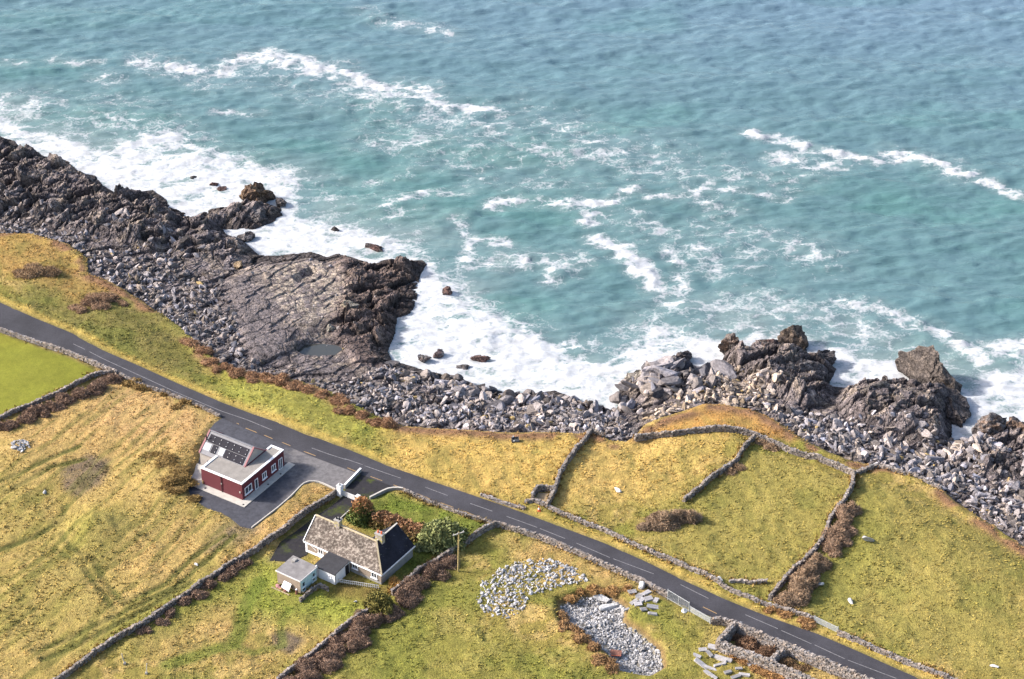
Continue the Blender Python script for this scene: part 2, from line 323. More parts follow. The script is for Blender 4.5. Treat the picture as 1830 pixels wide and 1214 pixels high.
class MB:
    def __init__(s): s.v = []; s.f = []
    def add(s, vs, fs):
        n = len(s.v); s.v += [tuple(map(float, v)) for v in vs]; s.f += [tuple(i+n for i in f) for f in fs]; return s
    def box(s, x0, x1, y0, y1, z0, z1):
        return s.add([(x0,y0,z0),(x1,y0,z0),(x1,y1,z0),(x0,y1,z0),(x0,y0,z1),(x1,y0,z1),(x1,y1,z1),(x0,y1,z1)],
                     [(3,2,1,0),(4,5,6,7),(0,1,5,4),(1,2,6,5),(2,3,7,6),(3,0,4,7)])
    def prism(s, poly, z0, z1):
        n = len(poly); b = [(p[0], p[1], z0) for p in poly]; t = [(p[0], p[1], z1) for p in poly]
        return s.add(b+t, [tuple(range(n-1, -1, -1)), tuple(range(n, 2*n))]+[(i, (i+1) % n, n+(i+1) % n, n+i) for i in range(n)])
    def slab(s, pts, th):
        n = len(pts); lo = [(p[0], p[1], p[2]-th) for p in pts]
        return s.add(list(pts)+lo, [tuple(range(n)), tuple(range(2*n-1, n-1, -1))]+[(i, n+i, n+(i+1) % n, (i+1) % n) for i in range(n)])
    def bar(s, p, q, w, h=None):
        p = Vector(p); q = Vector(q); d = (q-p).normalized(); up = Vector((0, 0, 1)) if abs(d.z) < .9 else Vector((0, 1, 0))
        a = d.cross(up).normalized()*(w/2); b = a.cross(d).normalized()*((h or w)/2)
        vs = [p-a-b, p+a-b, p+a+b, p-a+b, q-a-b, q+a-b, q+a+b, q-a+b]
        return s.add(vs, [(0,1,2,3),(7,6,5,4),(0,4,5,1),(1,5,6,2),(2,6,7,3),(3,7,4,0)])
    def tube(s, p, q, r0, r1=None, n=8):
        r1 = r0 if r1 is None else r1; p = Vector(p); q = Vector(q); d = (q-p).normalized()
        a = d.cross(Vector((0, 0, 1)) if abs(d.z) < .9 else Vector((0, 1, 0))).normalized(); b = d.cross(a)
        vs = []
        for c, r in ((p, r0), (q, r1)):
            for i in range(n):
                t = 2*math.pi*i/n; vs.append(c+a*r*math.cos(t)+b*r*math.sin(t))
        return s.add(vs, [(i, (i+1) % n, n+(i+1) % n, n+i) for i in range(n)]+[tuple(range(n-1, -1, -1)), tuple(range(n, 2*n))])
    def build(s, name, mat, parent=None, loc=None, bevel=0):
        me = bpy.data.meshes.new(name); me.from_pydata(s.v, [], s.f); me.update(); me.materials.append(mat)
        return link(name, me, parent, loc)

# ------------------------------------------------------------------ procedural materials
def nmat(name, rough=.9, spec=.25):
    m = bpy.data.materials.new(name); m.use_nodes = True; nt = m.node_tree; b = nt.nodes['Principled BSDF']
    b.inputs['Roughness'].default_value = rough; b.inputs['Specular IOR Level'].default_value = spec
    return m, nt, b
def coord(nt, kind_='Object'): return nt.nodes.new('ShaderNodeTexCoord').outputs[kind_]
def noise(nt, scale, detail=4, rgh=.55, vec=None, dist=0):
    n = nt.nodes.new('ShaderNodeTexNoise'); n.inputs['Scale'].default_value = scale; n.inputs['Detail'].default_value = detail
    n.inputs['Roughness'].default_value = rgh; n.inputs['Distortion'].default_value = dist
    nt.links.new(vec if vec is not None else coord(nt), n.inputs['Vector']); return n.outputs['Fac']
def mrange(nt, v, a, b, c, d, smooth=False):
    n = nt.nodes.new('ShaderNodeMapRange'); n.interpolation_type = 'SMOOTHSTEP' if smooth else 'LINEAR'
    for i, x in enumerate((a, b, c, d)): n.inputs[1+i].default_value = x
    nt.links.new(v, n.inputs[0]); return n.outputs[0]
def vmul(nt, a, b):
    n = nt.nodes.new('ShaderNodeVectorMath'); n.operation = 'MULTIPLY'
    for i, x in enumerate((a, b)):
        if isinstance(x, tuple): n.inputs[i].default_value = x
        else: nt.links.new(x, n.inputs[i])
    return n.outputs[0]
def mth(nt, op, a, b):
    n = nt.nodes.new('ShaderNodeMath'); n.operation = op
    for i, x in enumerate((a, b)):
        if isinstance(x, (int, float)): n.inputs[i].default_value = x
        else: nt.links.new(x, n.inputs[i])
    return n.outputs[0]
def cmix(nt, f, a, b):
    n = nt.nodes.new('ShaderNodeMix'); n.data_type = 'RGBA'
    for i, x in ((0, f), (6, a), (7, b)):
        if isinstance(x, tuple): n.inputs[i].default_value = (*x, 1)
        elif isinstance(x, (int, float)): n.inputs[i].default_value = x
        else: nt.links.new(x, n.inputs[i])
    return n.outputs[2]
def bump_to(nt, b, h, strength, dist):
    n = nt.nodes.new('ShaderNodeBump'); n.inputs['Strength'].default_value = strength; n.inputs['Distance'].default_value = dist
    nt.links.new(h, n.inputs['Height']); nt.links.new(n.outputs[0], b.inputs['Normal'])
def attr(nt, n='Col', out='Color'):
    a = nt.nodes.new('ShaderNodeAttribute'); a.attribute_name = n; return a.outputs[out]
def flat(name, col, rough=.8, scale=3., amt=.15, bump=.0, spec=.25, metal=0, fine=None):
    m, nt, b = nmat(name, rough, spec); b.inputs['Metallic'].default_value = metal
    f = mrange(nt, noise(nt, scale, 6, .65), .3, .7, 1-amt, 1+amt)
    c = vmul(nt, tuple(col), f)
    if fine: c = vmul(nt, c, mrange(nt, noise(nt, fine, 3, .6), .3, .7, 1-amt*.8, 1+amt*.8))
    nt.links.new(c, b.inputs['Base Color'])
    if bump: bump_to(nt, b, noise(nt, scale*4, 4), bump, .05)
    return m
def colmat(name, rough=.95, scales=((1.2, .75, 1.25), (6., .7, 1.3)), bump=(3., .5, .2), spec=.15, src='attr'):
    m, nt, b = nmat(name, rough, spec)
    c = attr(nt) if src == 'attr' else nt.nodes.new('ShaderNodeObjectInfo').outputs['Color']
    for s, lo, hi in scales: c = vmul(nt, c, mrange(nt, noise(nt, s, 4, .6), .3, .7, lo, hi))
    nt.links.new(c, b.inputs['Base Color'])
    if bump: bump_to(nt, b, noise(nt, bump[0], 5, .65), bump[1], bump[2])
    return m
M_GRASS = colmat('grass_ground', scales=((.9, .8, 1.2), (3.2, .66, 1.34), (9., .72, 1.28)), bump=(3.4, .8, .4))
M_LAWN = colmat('mown_grass', scales=((.12, .86, 1.14), (.9, .88, 1.12), (5., .78, 1.22)), bump=(6., .5, .12))
M_ROCK = colmat('shore_rock', .9, ((.8, .7, 1.3), (3.2, .55, 1.45)), (2.4, .8, .3), .2)
nt = M_ROCK.node_tree; b = nt.nodes['Principled BSDF']
def rock_cracks(nt, b, scs):
    src = b.inputs['Base Color'].links[0].from_socket; g_ = nt.nodes.new('ShaderNodeNewGeometry').outputs['Position']
    w_ = nt.nodes.new('ShaderNodeTexNoise'); w_.inputs['Scale'].default_value = .8; w_.inputs['Detail'].default_value = 4; nt.links.new(g_, w_.inputs['Vector'])
    a_ = nt.nodes.new('ShaderNodeVectorMath'); a_.operation = 'MULTIPLY_ADD'; nt.links.new(w_.outputs['Color'], a_.inputs[0]); a_.inputs[1].default_value = (1.6, 1.6, 1.6); nt.links.new(g_, a_.inputs[2])
    mp_ = nt.nodes.new('ShaderNodeMapping'); nt.links.new(a_.outputs[0], mp_.inputs['Vector']); mp_.inputs['Rotation'].default_value = (0, 0, .6); mp_.inputs['Scale'].default_value = (1., .5, 1.)
    c_ = src
    for sc, wd in scs:
        v = nt.nodes.new('ShaderNodeTexVoronoi'); v.feature = 'DISTANCE_TO_EDGE'; v.inputs['Scale'].default_value = sc; nt.links.new(mp_.outputs[0], v.inputs['Vector'])
        c_ = vmul(nt, c_, mrange(nt, v.outputs['Distance'], 0, wd, .35, 1.0))
    nt.links.new(c_, b.inputs['Base Color'])
rock_cracks(nt, b, ((.45, .05), (1.1, .07)))
M_CRAG = colmat('crag_rock', .9, ((.8, .75, 1.25), (3.2, .5, 1.5)), (2.4, 1., .35), .2); rock_cracks(M_CRAG.node_tree, M_CRAG.node_tree.nodes['Principled BSDF'], ((.5, .05), (1.2, .07)))
M_STONE = colmat('wall_stone', .95, ((2., .8, 1.2), (9., .75, 1.25)), (8., .5, .05))
M_BOULD = colmat('boulder_stone', .95, ((.9, .75, 1.25), (4., .65, 1.35)), (3.5, .8, .18))
M_BOULDO = colmat('boulder_stone_single', .95, ((.9, .75, 1.25), (4., .65, 1.35)), (3.5, .8, .18), src='obj')
M_LEAF = colmat('leaves', .9, ((1.5, .8, 1.2),), None, .2)
M_ASPH = flat('asphalt', (.036,.034,.040), .85, .14, .34, .25, .3, fine=7.)
M_YARD, nt, b = nmat('yard_tarmac', .9, .25)
_p = P([(470,845),(590,845)]); _d = _p[1]-_p[0]; _d = _d/np.dot(_d, _d)
_g = nt.nodes.new('ShaderNodeVectorMath'); _g.operation = 'DOT_PRODUCT'; nt.links.new(coord(nt), _g.inputs[0]); _g.inputs[1].default_value = (_d[0], _d[1], 0)
_t = mth(nt, 'ADD', mth(nt, 'SUBTRACT', _g.outputs['Value'], float(_p[0]@_d)), mth(nt, 'MULTIPLY', mth(nt, 'SUBTRACT', noise(nt, .3, 5, .65), .5), 1.6))
nt.links.new(vmul(nt, cmix(nt, mrange(nt, _t, .2, .75, 0, 1, True), (.050,.050,.060), (.125,.115,.115)), mrange(nt, noise(nt, 1.3, 5, .65), .3, .7, .7, 1.3)), b.inputs['Base Color'])
M_DRIVE, nt, b = nmat('mossy_drive_tarmac', .9, .25)
nt.links.new(vmul(nt, cmix(nt, mrange(nt, noise(nt, .28, 5, .65), .5, .66, 0, 1, True), (.020,.018,.021), (.045,.055,.010)), mrange(nt, noise(nt, 2., 4), .3, .7, .75, 1.25)), b.inputs['Base Color'])
M_WLINE = flat('white_road_paint', (.20,.19,.195), .8, 2.5, .5)
M_YLINE = flat('yellow_road_paint', (.30,.19,.085), .8, 2.5, .35)
M_CONC = flat('pale_concrete', (.40,.37,.33), .9, 1.2, .14, .1)
M_CONC2 = flat('grey_concrete', (.27,.255,.24), .9, 1.2, .2, .1)
M_WHITE = flat('white_paint', (.74,.73,.74), .7, 1.0, .06)
M_DWHITE = flat('weathered_white_paint', (.55,.54,.54), .8, 1.5, .18)
M_RED = flat('maroon_render', (.105,.026,.032), .85, .8, .07, .05)
M_PINK = flat('pink_trim', (.24,.115,.12), .8, 1.5, .1)
M_CREAM = flat('cream_render', (.52,.46,.38), .9, 1.0, .1)
M_GLASS, _nt, _b = nmat('window_glass', .06, .6); _b.inputs['Base Color'].default_value = (.035,.045,.06,1)
M_DARK = flat('black_plastic', (.015,.015,.017), .6, 2, .1)
M_SOLAR = flat('solar_panel', (.012,.011,.018), .65, 4, .1, 0, .12)
M_ROOFGREY = flat('grey_slate_roof', (.18,.175,.185), .75, 1.5, .12, .1)
M_GRAVEL = flat('gravel_felt_roof', (.22,.20,.18), .95, .8, .16, .2, fine=9.)
M_FELT = flat('black_felt', (.035,.034,.038), .85, 1.0, .25, .1)
M_TANW = flat('tan_pebbledash', (.24,.19,.15), .95, 1.2, .2, .2)
M_GREYW = flat('grey_pebbledash', (.25,.235,.215), .95, 1.2, .18, .2)
M_TURQ = flat('pale_turquoise_paint', (.42,.55,.54), .8, 1.5, .12)
M_METAL = flat('galvanised_metal', (.34,.35,.35), .5, 2, .12, 0, .5)
M_WOOD = flat('weathered_wood', (.32,.25,.17), .9, 3, .2)
M_POLEW = flat('pole_wood', (.36,.27,.12), .9, 3, .2)
M_TWIG = flat('twig_bark', (.10,.065,.045), .95, 4, .25)
M_RUST = flat('rusty_sheet', (.19,.085,.06), .8, 3, .3)
M_ORANGE = flat('orange_plastic', (.62,.13,.05), .6, 3, .1)
M_SAND = flat('trodden_earth', (.27,.20,.12), .95, 1.5, .2, .1)
def lichen(name, base, spot, lo, hi, sc=2.2):
    m, nt, b = nmat(name, .9, .2)
    f = mrange(nt, noise(nt, sc, 6, .7), lo, hi, 0, 1, True); g = mrange(nt, noise(nt, .5, 3, .6), .35, .65, .65, 1.2)
    c = cmix(nt, f, base, spot); c = vmul(nt, c, g); c = vmul(nt, c, mrange(nt, noise(nt, 7., 3), .3, .7, .75, 1.25))
    # slate courses: fine ridges
    nt.links.new(c, b.inputs['Base Color']); bump_to(nt, b, noise(nt, 6., 4), .4, .06); return m
M_SLATE = lichen('lichened_slate', (.085,.066,.055), (.30,.255,.215), .44, .64)
M_SLATE2 = lichen('dark_slate', (.018,.018,.026), (.30,.29,.24), .62, .74, 1.4)  # wing roof: darker, bluer base and sparser pale spots than the main roof
M_LICH = lichen('lichened_render', (.34,.29,.27), (.42,.36,.10), .45, .6, 1.5)

# ------------------------------------------------------------------ the ground sheets
jj, ii = np.meshgrid(np.arange(NY-1), np.arange(NX-1), indexing='ij')
a = (jj*NX+ii).ravel(); FQ = np.stack([a, a+1, a+NX+1, a+NX], 1)
cx = X[FQ].mean(1); cy = Y[FQ].mean(1); fl = inside(cx, cy, LANDPOLY); lw = inside(cx, cy, LAWN)
VV = np.stack([X, Y, Z], 1)
def sub(name, sel, mat, k='structure', smooth=False):
    F = FQ[sel]; u, inv = np.unique(F, return_inverse=True)
    o = link(name, npmesh(name, VV[u], inv.reshape(-1, 4), C[u], mat, smooth=smooth)); return kind(o, k)
grassland = sub('grassland', fl & ~lw, M_GRASS, smooth=True)
lawn = sub('pasture', fl & lw, M_LAWN, smooth=True)
deep = Z[FQ].max(1) < -.9
# the bedrock is evaluated again on a grid twice as fine
fs = np.where(~fl & ~deep)[0]; fj, fi = fs//(NX-1), fs % (NX-1); W2 = 2*NX-1
fq = np.concatenate([np.stack([(2*fj+b_)*W2+2*fi+a_, (2*fj+b_)*W2+2*fi+a_+1, (2*fj+b_+1)*W2+2*fi+a_+1, (2*fj+b_+1)*W2+2*fi+a_], 1) for a_ in (0, 1) for b_ in (0, 1)])
fu, finv = np.unique(fq, return_inverse=True); fx_ = GX0+(fu % W2)*GS/2; fy_ = GY0+(fu//W2)*GS/2
fb = zbase(fx_, fy_); fz, frk = rock_eval(fx_, fy_, fb[0], *fb[1:]); fz = np.where(fb[3], H(fx_, fy_), fz)
gsel = np.clip(np.round((fx_-GX0)/GS).astype(int), 0, NX-1)+np.clip(np.round((fy_-GY0)/GS).astype(int), 0, NY-1)*NX
frk = np.where(fb[3][:, None], C[gsel], frk)
rocky_shore = kind(link('rocky_shore', npmesh('rocky_shore', np.stack([fx_, fy_, fz], 1), finv.reshape(-1, 4), frk, M_ROCK)), 'structure')
# land running on to the horizon behind and beside the traced area
mb = MB(); q = 6000.
mb.add([(-q,-q,5.6),(q,-q,5.6),(q,GY0+1,5.6),(-q,GY0+1,5.6)], [(0,1,2,3)])
mb.add([(-q,GY0+1,5.6),(GX0+1,GY0+1,5.6),(GX0+1,70,5.6),(-q,1500,5.6)], [(0,1,2,3)])
mb.add([(GX1-1,GY0+1,5.6),(q,GY0+1,5.6),(q,-1500,5.6),(GX1-1,-78,5.6)], [(0,1,2,3)])
kind(mb.build('distant_land', flat('distant_pasture', (.2,.17,.04), .95, .05, .3)), 'structure')

# ------------------------------------------------------------------ the sea
SS = .62
sx = np.arange(-172, 172, SS); sy = np.arange(-60, 250, SS); NSX, NSY = len(sx), len(sy)
SX, SY = np.meshgrid(sx, sy); SX = SX.ravel(); SY = SY.ravel()
si = inside(SX, SY, ROCKPOLY); sds = pdist(SX, SY, SHORE)
fade = sstep(-2, 25, np.where(si, -sds, sds))
th = -.10; rx = SX*math.cos(th)-SY*math.sin(th); ry = SX*math.sin(th)+SY*math.cos(th)
wx = rx+3*(fbm(SX/20, SY/20, 201, 2)-.5); wy = ry+5*(fbm(SX/25, SY/18, 202, 2)-.5)
rid = lambda n: 1-np.abs(2*n-1)
chop = fbm(rx/6.5, ry/2.1, 211, 3, .55)
chop2 = fbm(rx/3.4, ry/1.5, 221, 2)
swell = np.sin(wy/26*2*math.pi)*.35+np.sin((wy*.93+wx*.3)/15*2*math.pi)*.2
SZ = (.35+.65*fade)*((chop-.5)*1.35+(chop2-.5)*.45)+swell*fade
FOAM = np.zeros(SX.shape)
def fpoly(px, v, soft):
    global FOAM; FOAM = np.maximum(FOAM, v*pmask(SX, SY, S(px), soft))
def fline(px, w, v):
    global FOAM
    pl = resample(S(px), 2.); ww = w/3.6*1.15; k = len(pl); j = np.stack([fbm(pl[:, 0]/5, pl[:, 1]/5, 301, 3), fbm(pl[:, 0]/5, pl[:, 1]/5, 302, 3)], 1)-.5; pl = pl+j*ww*1.6
    lo = pl.min(0)-ww*1.6; hi = pl.max(0)+ww*1.6; m = (SX > lo[0]) & (SX < hi[0]) & (SY > lo[1]) & (SY < hi[1]); d = pdist(SX[m], SY[m], pl)
    prof = np.clip(1-d/(ww*1.5), 0, 1)**.8; nz = fbm(SX[m]/2.6, SY[m]/1.6, 303, 3)
    FOAM[m] = np.maximum(FOAM[m], v*prof*(.45+1.15*nz))
FP = [([(-80,190),(0,208),(60,232),(130,255),(200,268),(255,240),(310,232),(350,262),(400,272),(450,292),(525,305),(530,345),(525,390),(600,402),(700,430),(755,450),(600,455),(450,450),(200,340),(0,250),(-80,240)], 1.06, 6.),
      ([(-80,150),(60,175),(200,200),(320,205),(430,262),(545,300),(560,350),(620,385),(770,430),(790,470),(600,460),(300,350),(-80,230)], .52, 9.),
      ([(752,470),(800,500),(830,545),(900,575),(960,600),(1010,632),(1080,645),(1120,620),(1180,585),(1230,600),(1300,610),(1420,590),(1470,610),(1540,640),(1620,650),(1640,690),(1500,700),(1250,680),(1150,690),(1100,740),(1000,700),(860,700),(700,640),(700,570)], 1.06, 6.),
      ([(760,455),(840,510),(900,555),(1000,600),(1080,610),(1110,570),(1200,545),(1330,515),(1440,530),(1540,575),(1620,610),(1700,650),(1740,700),(1700,790),(1500,700),(1100,740),(700,660),(690,570)], .56, 8.),
      ([(1700,700),(1750,672),(1840,652),(1920,640),(1920,760),(1770,765),(1705,790)], .9, 5.),
      ([(1755,612),(1840,598),(1900,600),(1900,640),(1780,640)], .72, 4.)]
for f in FP: fpoly(*f)
FL = [([(5,114),(45,112)],9,.75),([(100,108),(180,112)],8,.85),([(240,112),(290,125),(370,122)],13,.68),([(180,135),(215,140)],14,.55),([(320,140),(370,150)],20,.5),
 ([(405,128),(415,112),(440,102),(480,101),(530,112),(590,128),(650,136),(700,155),(770,183),(830,190),(905,203)],13,.92),([(590,128),(620,135),(700,158),(770,186)],20,.62),
 ([(905,203),(1000,230),(1100,275),(1240,310)],30,.47),([(500,140),(620,170),(700,188),(780,212),(900,225)],34,.48),([(690,240),(800,255),(900,262),(1000,275),(1120,295),(1240,308)],26,.56),
 ([(1335,242),(1380,245),(1450,266),(1500,281),(1545,287),(1600,274),(1650,286),(1700,305),(1760,328),(1830,352)],8,.95),([(1600,276),(1660,290),(1720,315)],16,.66),([(1385,285),(1440,292),(1490,297)],12,.7),([(1310,315),(1400,325),(1445,318)],22,.55),
 ([(880,364),(1000,358),(1080,362),(1120,343),(1180,350),(1240,345),(1275,328)],9,.85),([(1290,338),(1340,342),(1405,355)],6,.8),([(1082,380),(1045,384),(1050,398)],9,.85),
 ([(1070,428),(1110,443),(1140,463),(1150,490),(1160,515),(1195,538)],10,.95),([(1140,375),(1165,395),(1180,412)],14,.56),([(1195,455),(1215,478),(1220,505),(1212,540)],8,.7),([(1245,455),(1300,482)],15,.62),
 ([(1280,360),(1310,400),(1320,440),(1345,470)],18,.55),([(1340,435),(1440,455)],26,.56),([(880,466),(950,470),(1040,462)],14,.68),([(985,500),(1000,480),(1040,478)],9,.6),([(860,426),(905,428)],8,.66),
 ([(680,388),(740,350),(770,340),(830,342)],8,.72),([(810,390),(835,430),(840,462),(828,492)],8,.7),([(640,332),(690,310),(760,300),(840,300)],14,.5),([(385,207),(430,200),(475,203)],7,.66),([(40,168),(120,170),(230,192)],26,.5),
 ([(520,330),(640,360),(720,390)],30,.52),([(1500,537),(1580,555),(1650,578),(1700,608),(1748,648)],9,.78),([(640,20),(720,40),(820,60)],12,.42),([(850,320),(950,330),(1060,325)],14,.42),([(870,300),(980,290)],14,.42),([(1050,350),(1200,420),(1300,410)],20,.40)]
for f in FL: fline(*f)
FOAM *= (.50+.9*fbm(SX/7, SY/4.5, 231, 4, .6))*(1-.28*rid(fbm(SX/9+3*chop2, SY/5, 235, 3))**3)
FOAM = np.maximum(FOAM, sstep(4, 0, sds)*.85*(1-si*.3))
FOAM += .10*sstep(.45, .7, fbm(SX/30, SY/22, 233, 3))-.06
SZ += sstep(.55, 1.0, FOAM)*(.9*fbm(SX/2.6, SY/1.7, 241, 3)-.1)*(.4+.6*fade)
# wave faces rising behind the foam lines
sp = np.clip((SY-60)/230, 0, 1)
SCOL = np.tile(np.array((.075,.142,.148)), (len(SX), 1))
SCOL = mix(SCOL, (.108,.165,.222), sstep(-.05, .85, sp+.12*(fbm(SX/40, SY/30, 251, 3)-.5)+.0012*SX))  # bluer with distance; pale sky reflection is also mixed into this far colour
SCOL = mix(SCOL, (.055,.160,.135), sstep(.45, .75, fbm(SX/30, SY/14, 261, 3))*(1-sp)*.3)
SCOL = mix(SCOL, (.17,.205,.20), sstep(30, 2, sds)*.55*sstep(.3, .6, fbm(SX/12, SY/9, 271, 3)))
SCOL = mix(SCOL, (.24,.27,.26), np.clip(FOAM, 0, 1)*.45)
M_SEA, nt, b = nmat('sea_water', .10, .5)
b.inputs['IOR'].default_value = 1.33
g = nt.nodes.new('ShaderNodeNewGeometry').outputs['Position']
fo = attr(nt, 'Foam', 'Fac')
wrp = nt.nodes.new('ShaderNodeTexNoise'); wrp.inputs['Scale'].default_value = .35; wrp.inputs['Detail'].default_value = 4; nt.links.new(g, wrp.inputs['Vector'])
wv_ = nt.nodes.new('ShaderNodeVectorMath'); wv_.operation = 'MULTIPLY_ADD'; nt.links.new(wrp.outputs['Color'], wv_.inputs[0]); wv_.inputs[1].default_value = (5., 5., 0.); nt.links.new(g, wv_.inputs[2])
def vedge(sc):
    sm = nt.nodes.new('ShaderNodeMapping'); nt.links.new(wv_.outputs[0], sm.inputs['Vector']); sm.inputs['Scale'].default_value = (.62, 1., 0.)
    v = nt.nodes.new('ShaderNodeTexVoronoi'); v.feature = 'DISTANCE_TO_EDGE'; v.inputs['Scale'].default_value = sc; nt.links.new(sm.outputs[0], v.inputs['Vector']); return v.outputs['Distance']
fine = noise(nt, 1.9, 6, .72, g)
lace = mth(nt, 'ADD', mth(nt, 'MULTIPLY', vedge(.26), 1.15), mth(nt, 'MULTIPLY', vedge(.85), .75))
val = mth(nt, 'ADD', mth(nt, 'SUBTRACT', fo, lace), mth(nt, 'MULTIPLY', mth(nt, 'SUBTRACT', fine, .5), .95))
fac = mrange(nt, val, .09, .60, 0, .97, True)
foamcol = vmul(nt, (.445,.45,.46), mrange(nt, noise(nt, .5, 7, .7, g, .6), .3, .7, .66, 1.2))
base = cmix(nt, fac, vmul(nt, attr(nt), mrange(nt, noise(nt, .3, 4, .6, g), .3, .7, .95, 1.05)), foamcol)
nt.links.new(base, b.inputs['Base Color'])
nt.links.new(mrange(nt, fac, 0, 1, .16, .95), b.inputs['Roughness'])
mp = nt.nodes.new('ShaderNodeMapping'); nt.links.new(g, mp.inputs['Vector']); mp.inputs['Scale'].default_value = (.32, 1.0, 1.0); mp.inputs['Rotation'].default_value = (0, 0, .25)
wv = mth(nt, 'ADD', noise(nt, .75, 3, .5, mp.outputs[0], .2), mth(nt, 'MULTIPLY', noise(nt, 2.2, 3, .6, mp.outputs[0], .2), .4))
bump_to(nt, b, wv, .62, .5)
jj, ii = np.meshgrid(np.arange(NSY-1), np.arange(NSX-1), indexing='ij')
a = (jj*NSX+ii).ravel(); SF = np.stack([a, a+1, a+NSX+1, a+NSX], 1)
keep = ~((si & (sds > 9))[SF].all(1)); SF = SF[keep]; u, inv = np.unique(SF, return_inverse=True)
SV = np.stack([SX, SY, SZ], 1)
edge_f = np.minimum.reduce([SX+172, 172-SX, 250-SY]); SV[:, 2] *= sstep(0, 12, edge_f)
sea = kind(link('sea', npmesh('sea', SV[u], inv.reshape(-1, 4), SCOL[u], M_SEA, {'Foam': FOAM[u]}, smooth=True)), 'structure')
mb = MB(); x0, x1, y1 = float(sx[0]), float(sx[-1]), float(sy[-1])
mb.add([(-20000,y1,-.02),(20000,y1,-.02),(20000,40000,-.02),(-20000,40000,-.02)], [(0,1,2,3)])
mb.add([(-20000,-3000,-.02),(x0,-3000,-.02),(x0,y1,-.02),(-20000,y1,-.02)], [(0,1,2,3)])
mb.add([(x1,-3000,-.02),(20000,-3000,-.02),(20000,y1,-.02),(x1,y1,-.02)], [(0,1,2,3)])
M_SEAF, nt, b = nmat('open_sea_water', .2, .5); b.inputs['Base Color'].default_value = (.135,.170,.235,1); b.inputs['IOR'].default_value = 1.33
g = nt.nodes.new('ShaderNodeNewGeometry').outputs['Position']; bump_to(nt, b, noise(nt, .4, 5, .6, g), .8, .8)
kind(mb.build('open_sea', M_SEAF), 'structure')
M_POOL, nt, b = nmat('pool_water', .05, .5); b.inputs['Base Color'].default_value = (.045,.045,.04,1)
me = MB().prism([tuple(p) for p in POOL], ZP-.3, ZP-.04); kind(me.build('tide_pool', M_POOL), 'structure')

# ------------------------------------------------------------------ road, markings, yards
ZR = Z_LAND+.02
mb = MB()
for i in range(NST-1):
    mb.add([(*RL[i], ZR), (*RL[i+1], ZR), (*RU[i+1], ZR), (*RU[i], ZR)], [(0,1,2,3)])
me_road = mb
me = npmesh('road', np.vstack([np.c_[RL, np.full(NST, ZR)], np.c_[RU, np.full(NST, ZR)]]), np.array([(i, i+1, NST+i+1, NST+i) for i in range(NST-1)]), None, M_ASPH)
road = kind(link('road', me), 'structure')
mb = MB(); mb.prism([tuple(p) for p in YARD], Z_LAND-.4, Z_LAND); yard = kind(mb.build('yard', M_YARD), 'structure')
mb = MB(); mb.prism([tuple(p) for p in DRIVE], Z_LAND-.4, Z_LAND-.008); drive = kind(mb.build('driveway', M_DRIVE), 'structure')
def stripe(px, w, name, mat, dz=.012):
    g_ = resample(P(px), 2.) if len(px) > 1 else P(px); d = np.gradient(g_, axis=0); d /= np.linalg.norm(d, axis=1)[:, None]
    n = np.c_[-d[:, 1], d[:, 0]]*w/2; k = len(g_)
    V = np.vstack([np.c_[g_-n, np.full(k, ZR+dz)], np.c_[g_+n, np.full(k, ZR+dz)]])
    return link(name, npmesh(name, V, np.array([(i, i+1, k+i+1, k+i) for i in range(k-1)]), None, mat), road)
MID = (RU+RL)/2
for seg in [[(423,756.5),(427,758.5)],[(439,765.5),(459,773.5)],[(472,778),(487,784.5)],[(504,791),(519,797)],[(543,807),(564,815)],[(621,836.5),(639,844)],[(662,852),(683,859.5)],[(703,867),(724,875)],[(745,882.5),(767,891.5)],[(788,899),(810,907)],[(831,914.5),(853,923.5)],[(1256,1085),(1281,1097)]]:
    stripe(seg, .15, 'edge_marking', M_YLINE)
for seg in [[(131,615),(152,625)],[(160,629),(185,642),(253,673),(316,702),(395,735),(440,750),(486,769)],[(557,801),(590,813),(619,822)],[(616,820),(648,831)],[(652,833),(716,855)],[(760,871),(800,886)],[(840,900),(880,914)],[(905,923),(960,943)],[(965,945),(1010,963)],[(1030,971),(1090,997)],[(1096,999),(1168,1026)],[(1216,1045),(1266,1070)],[(1332,1099),(1390,1124)],[(1396,1127),(1450,1151)],[(1456,1153),(1510,1178)],[(1515,1180),(1602,1213)]]:
    stripe(seg, .11, 'centre_marking', M_WLINE)

# ------------------------------------------------------------------ boulders
import bmesh
def ico(sub_):
    bm = bmesh.new(); bmesh.ops.create_icosphere(bm, subdivisions=sub_, radius=1.0)
    V = np.array([v.co[:] for v in bm.verts]); F = np.array([[v.index for v in f.verts] for f in bm.faces]); bm.free(); return V, F
def chop(V, rng, n=9, lo=.26, hi=.66):
    V = V.copy()
    for i in range(n):
        d = rng.normal(size=3); d /= np.linalg.norm(d); h = rng.uniform(lo, hi)
        e = V@d-h; k = e > 0; V[k] -= e[k, None]*d[None]
    return V
IV, IF = ico(2); rngb = np.random.default_rng(11)
PROTO = [chop(IV, rngb)*1.5*(1+rngb.normal(0, .02, (len(IV), 1))) for i in range(18)]
def rotm(n, rng, tilt=1.):
    """random rotation matrices"""
    q = rng.normal(size=(n, 4)); q[:, 1:3] *= tilt; q /= np.linalg.norm(q, axis=1)[:, None]; w, x, y, z = q.T
    return np.stack([np.stack([1-2*(y*y+z*z), 2*(x*y-z*w), 2*(x*z+y*w)], 1), np.stack([2*(x*y+z*w), 1-2*(x*x+z*z), 2*(y*z-x*w)], 1), np.stack([2*(x*z-y*w), 2*(y*z+x*w), 1-2*(x*x+y*y)], 1)], 1)
IV1, IF1 = ico(1)
PROTO1 = [chop(IV1*(1+rngb.normal(0, .22, (len(IV1), 1))), rngb, 4, .55, .9)*1.12 for i in range(18)]
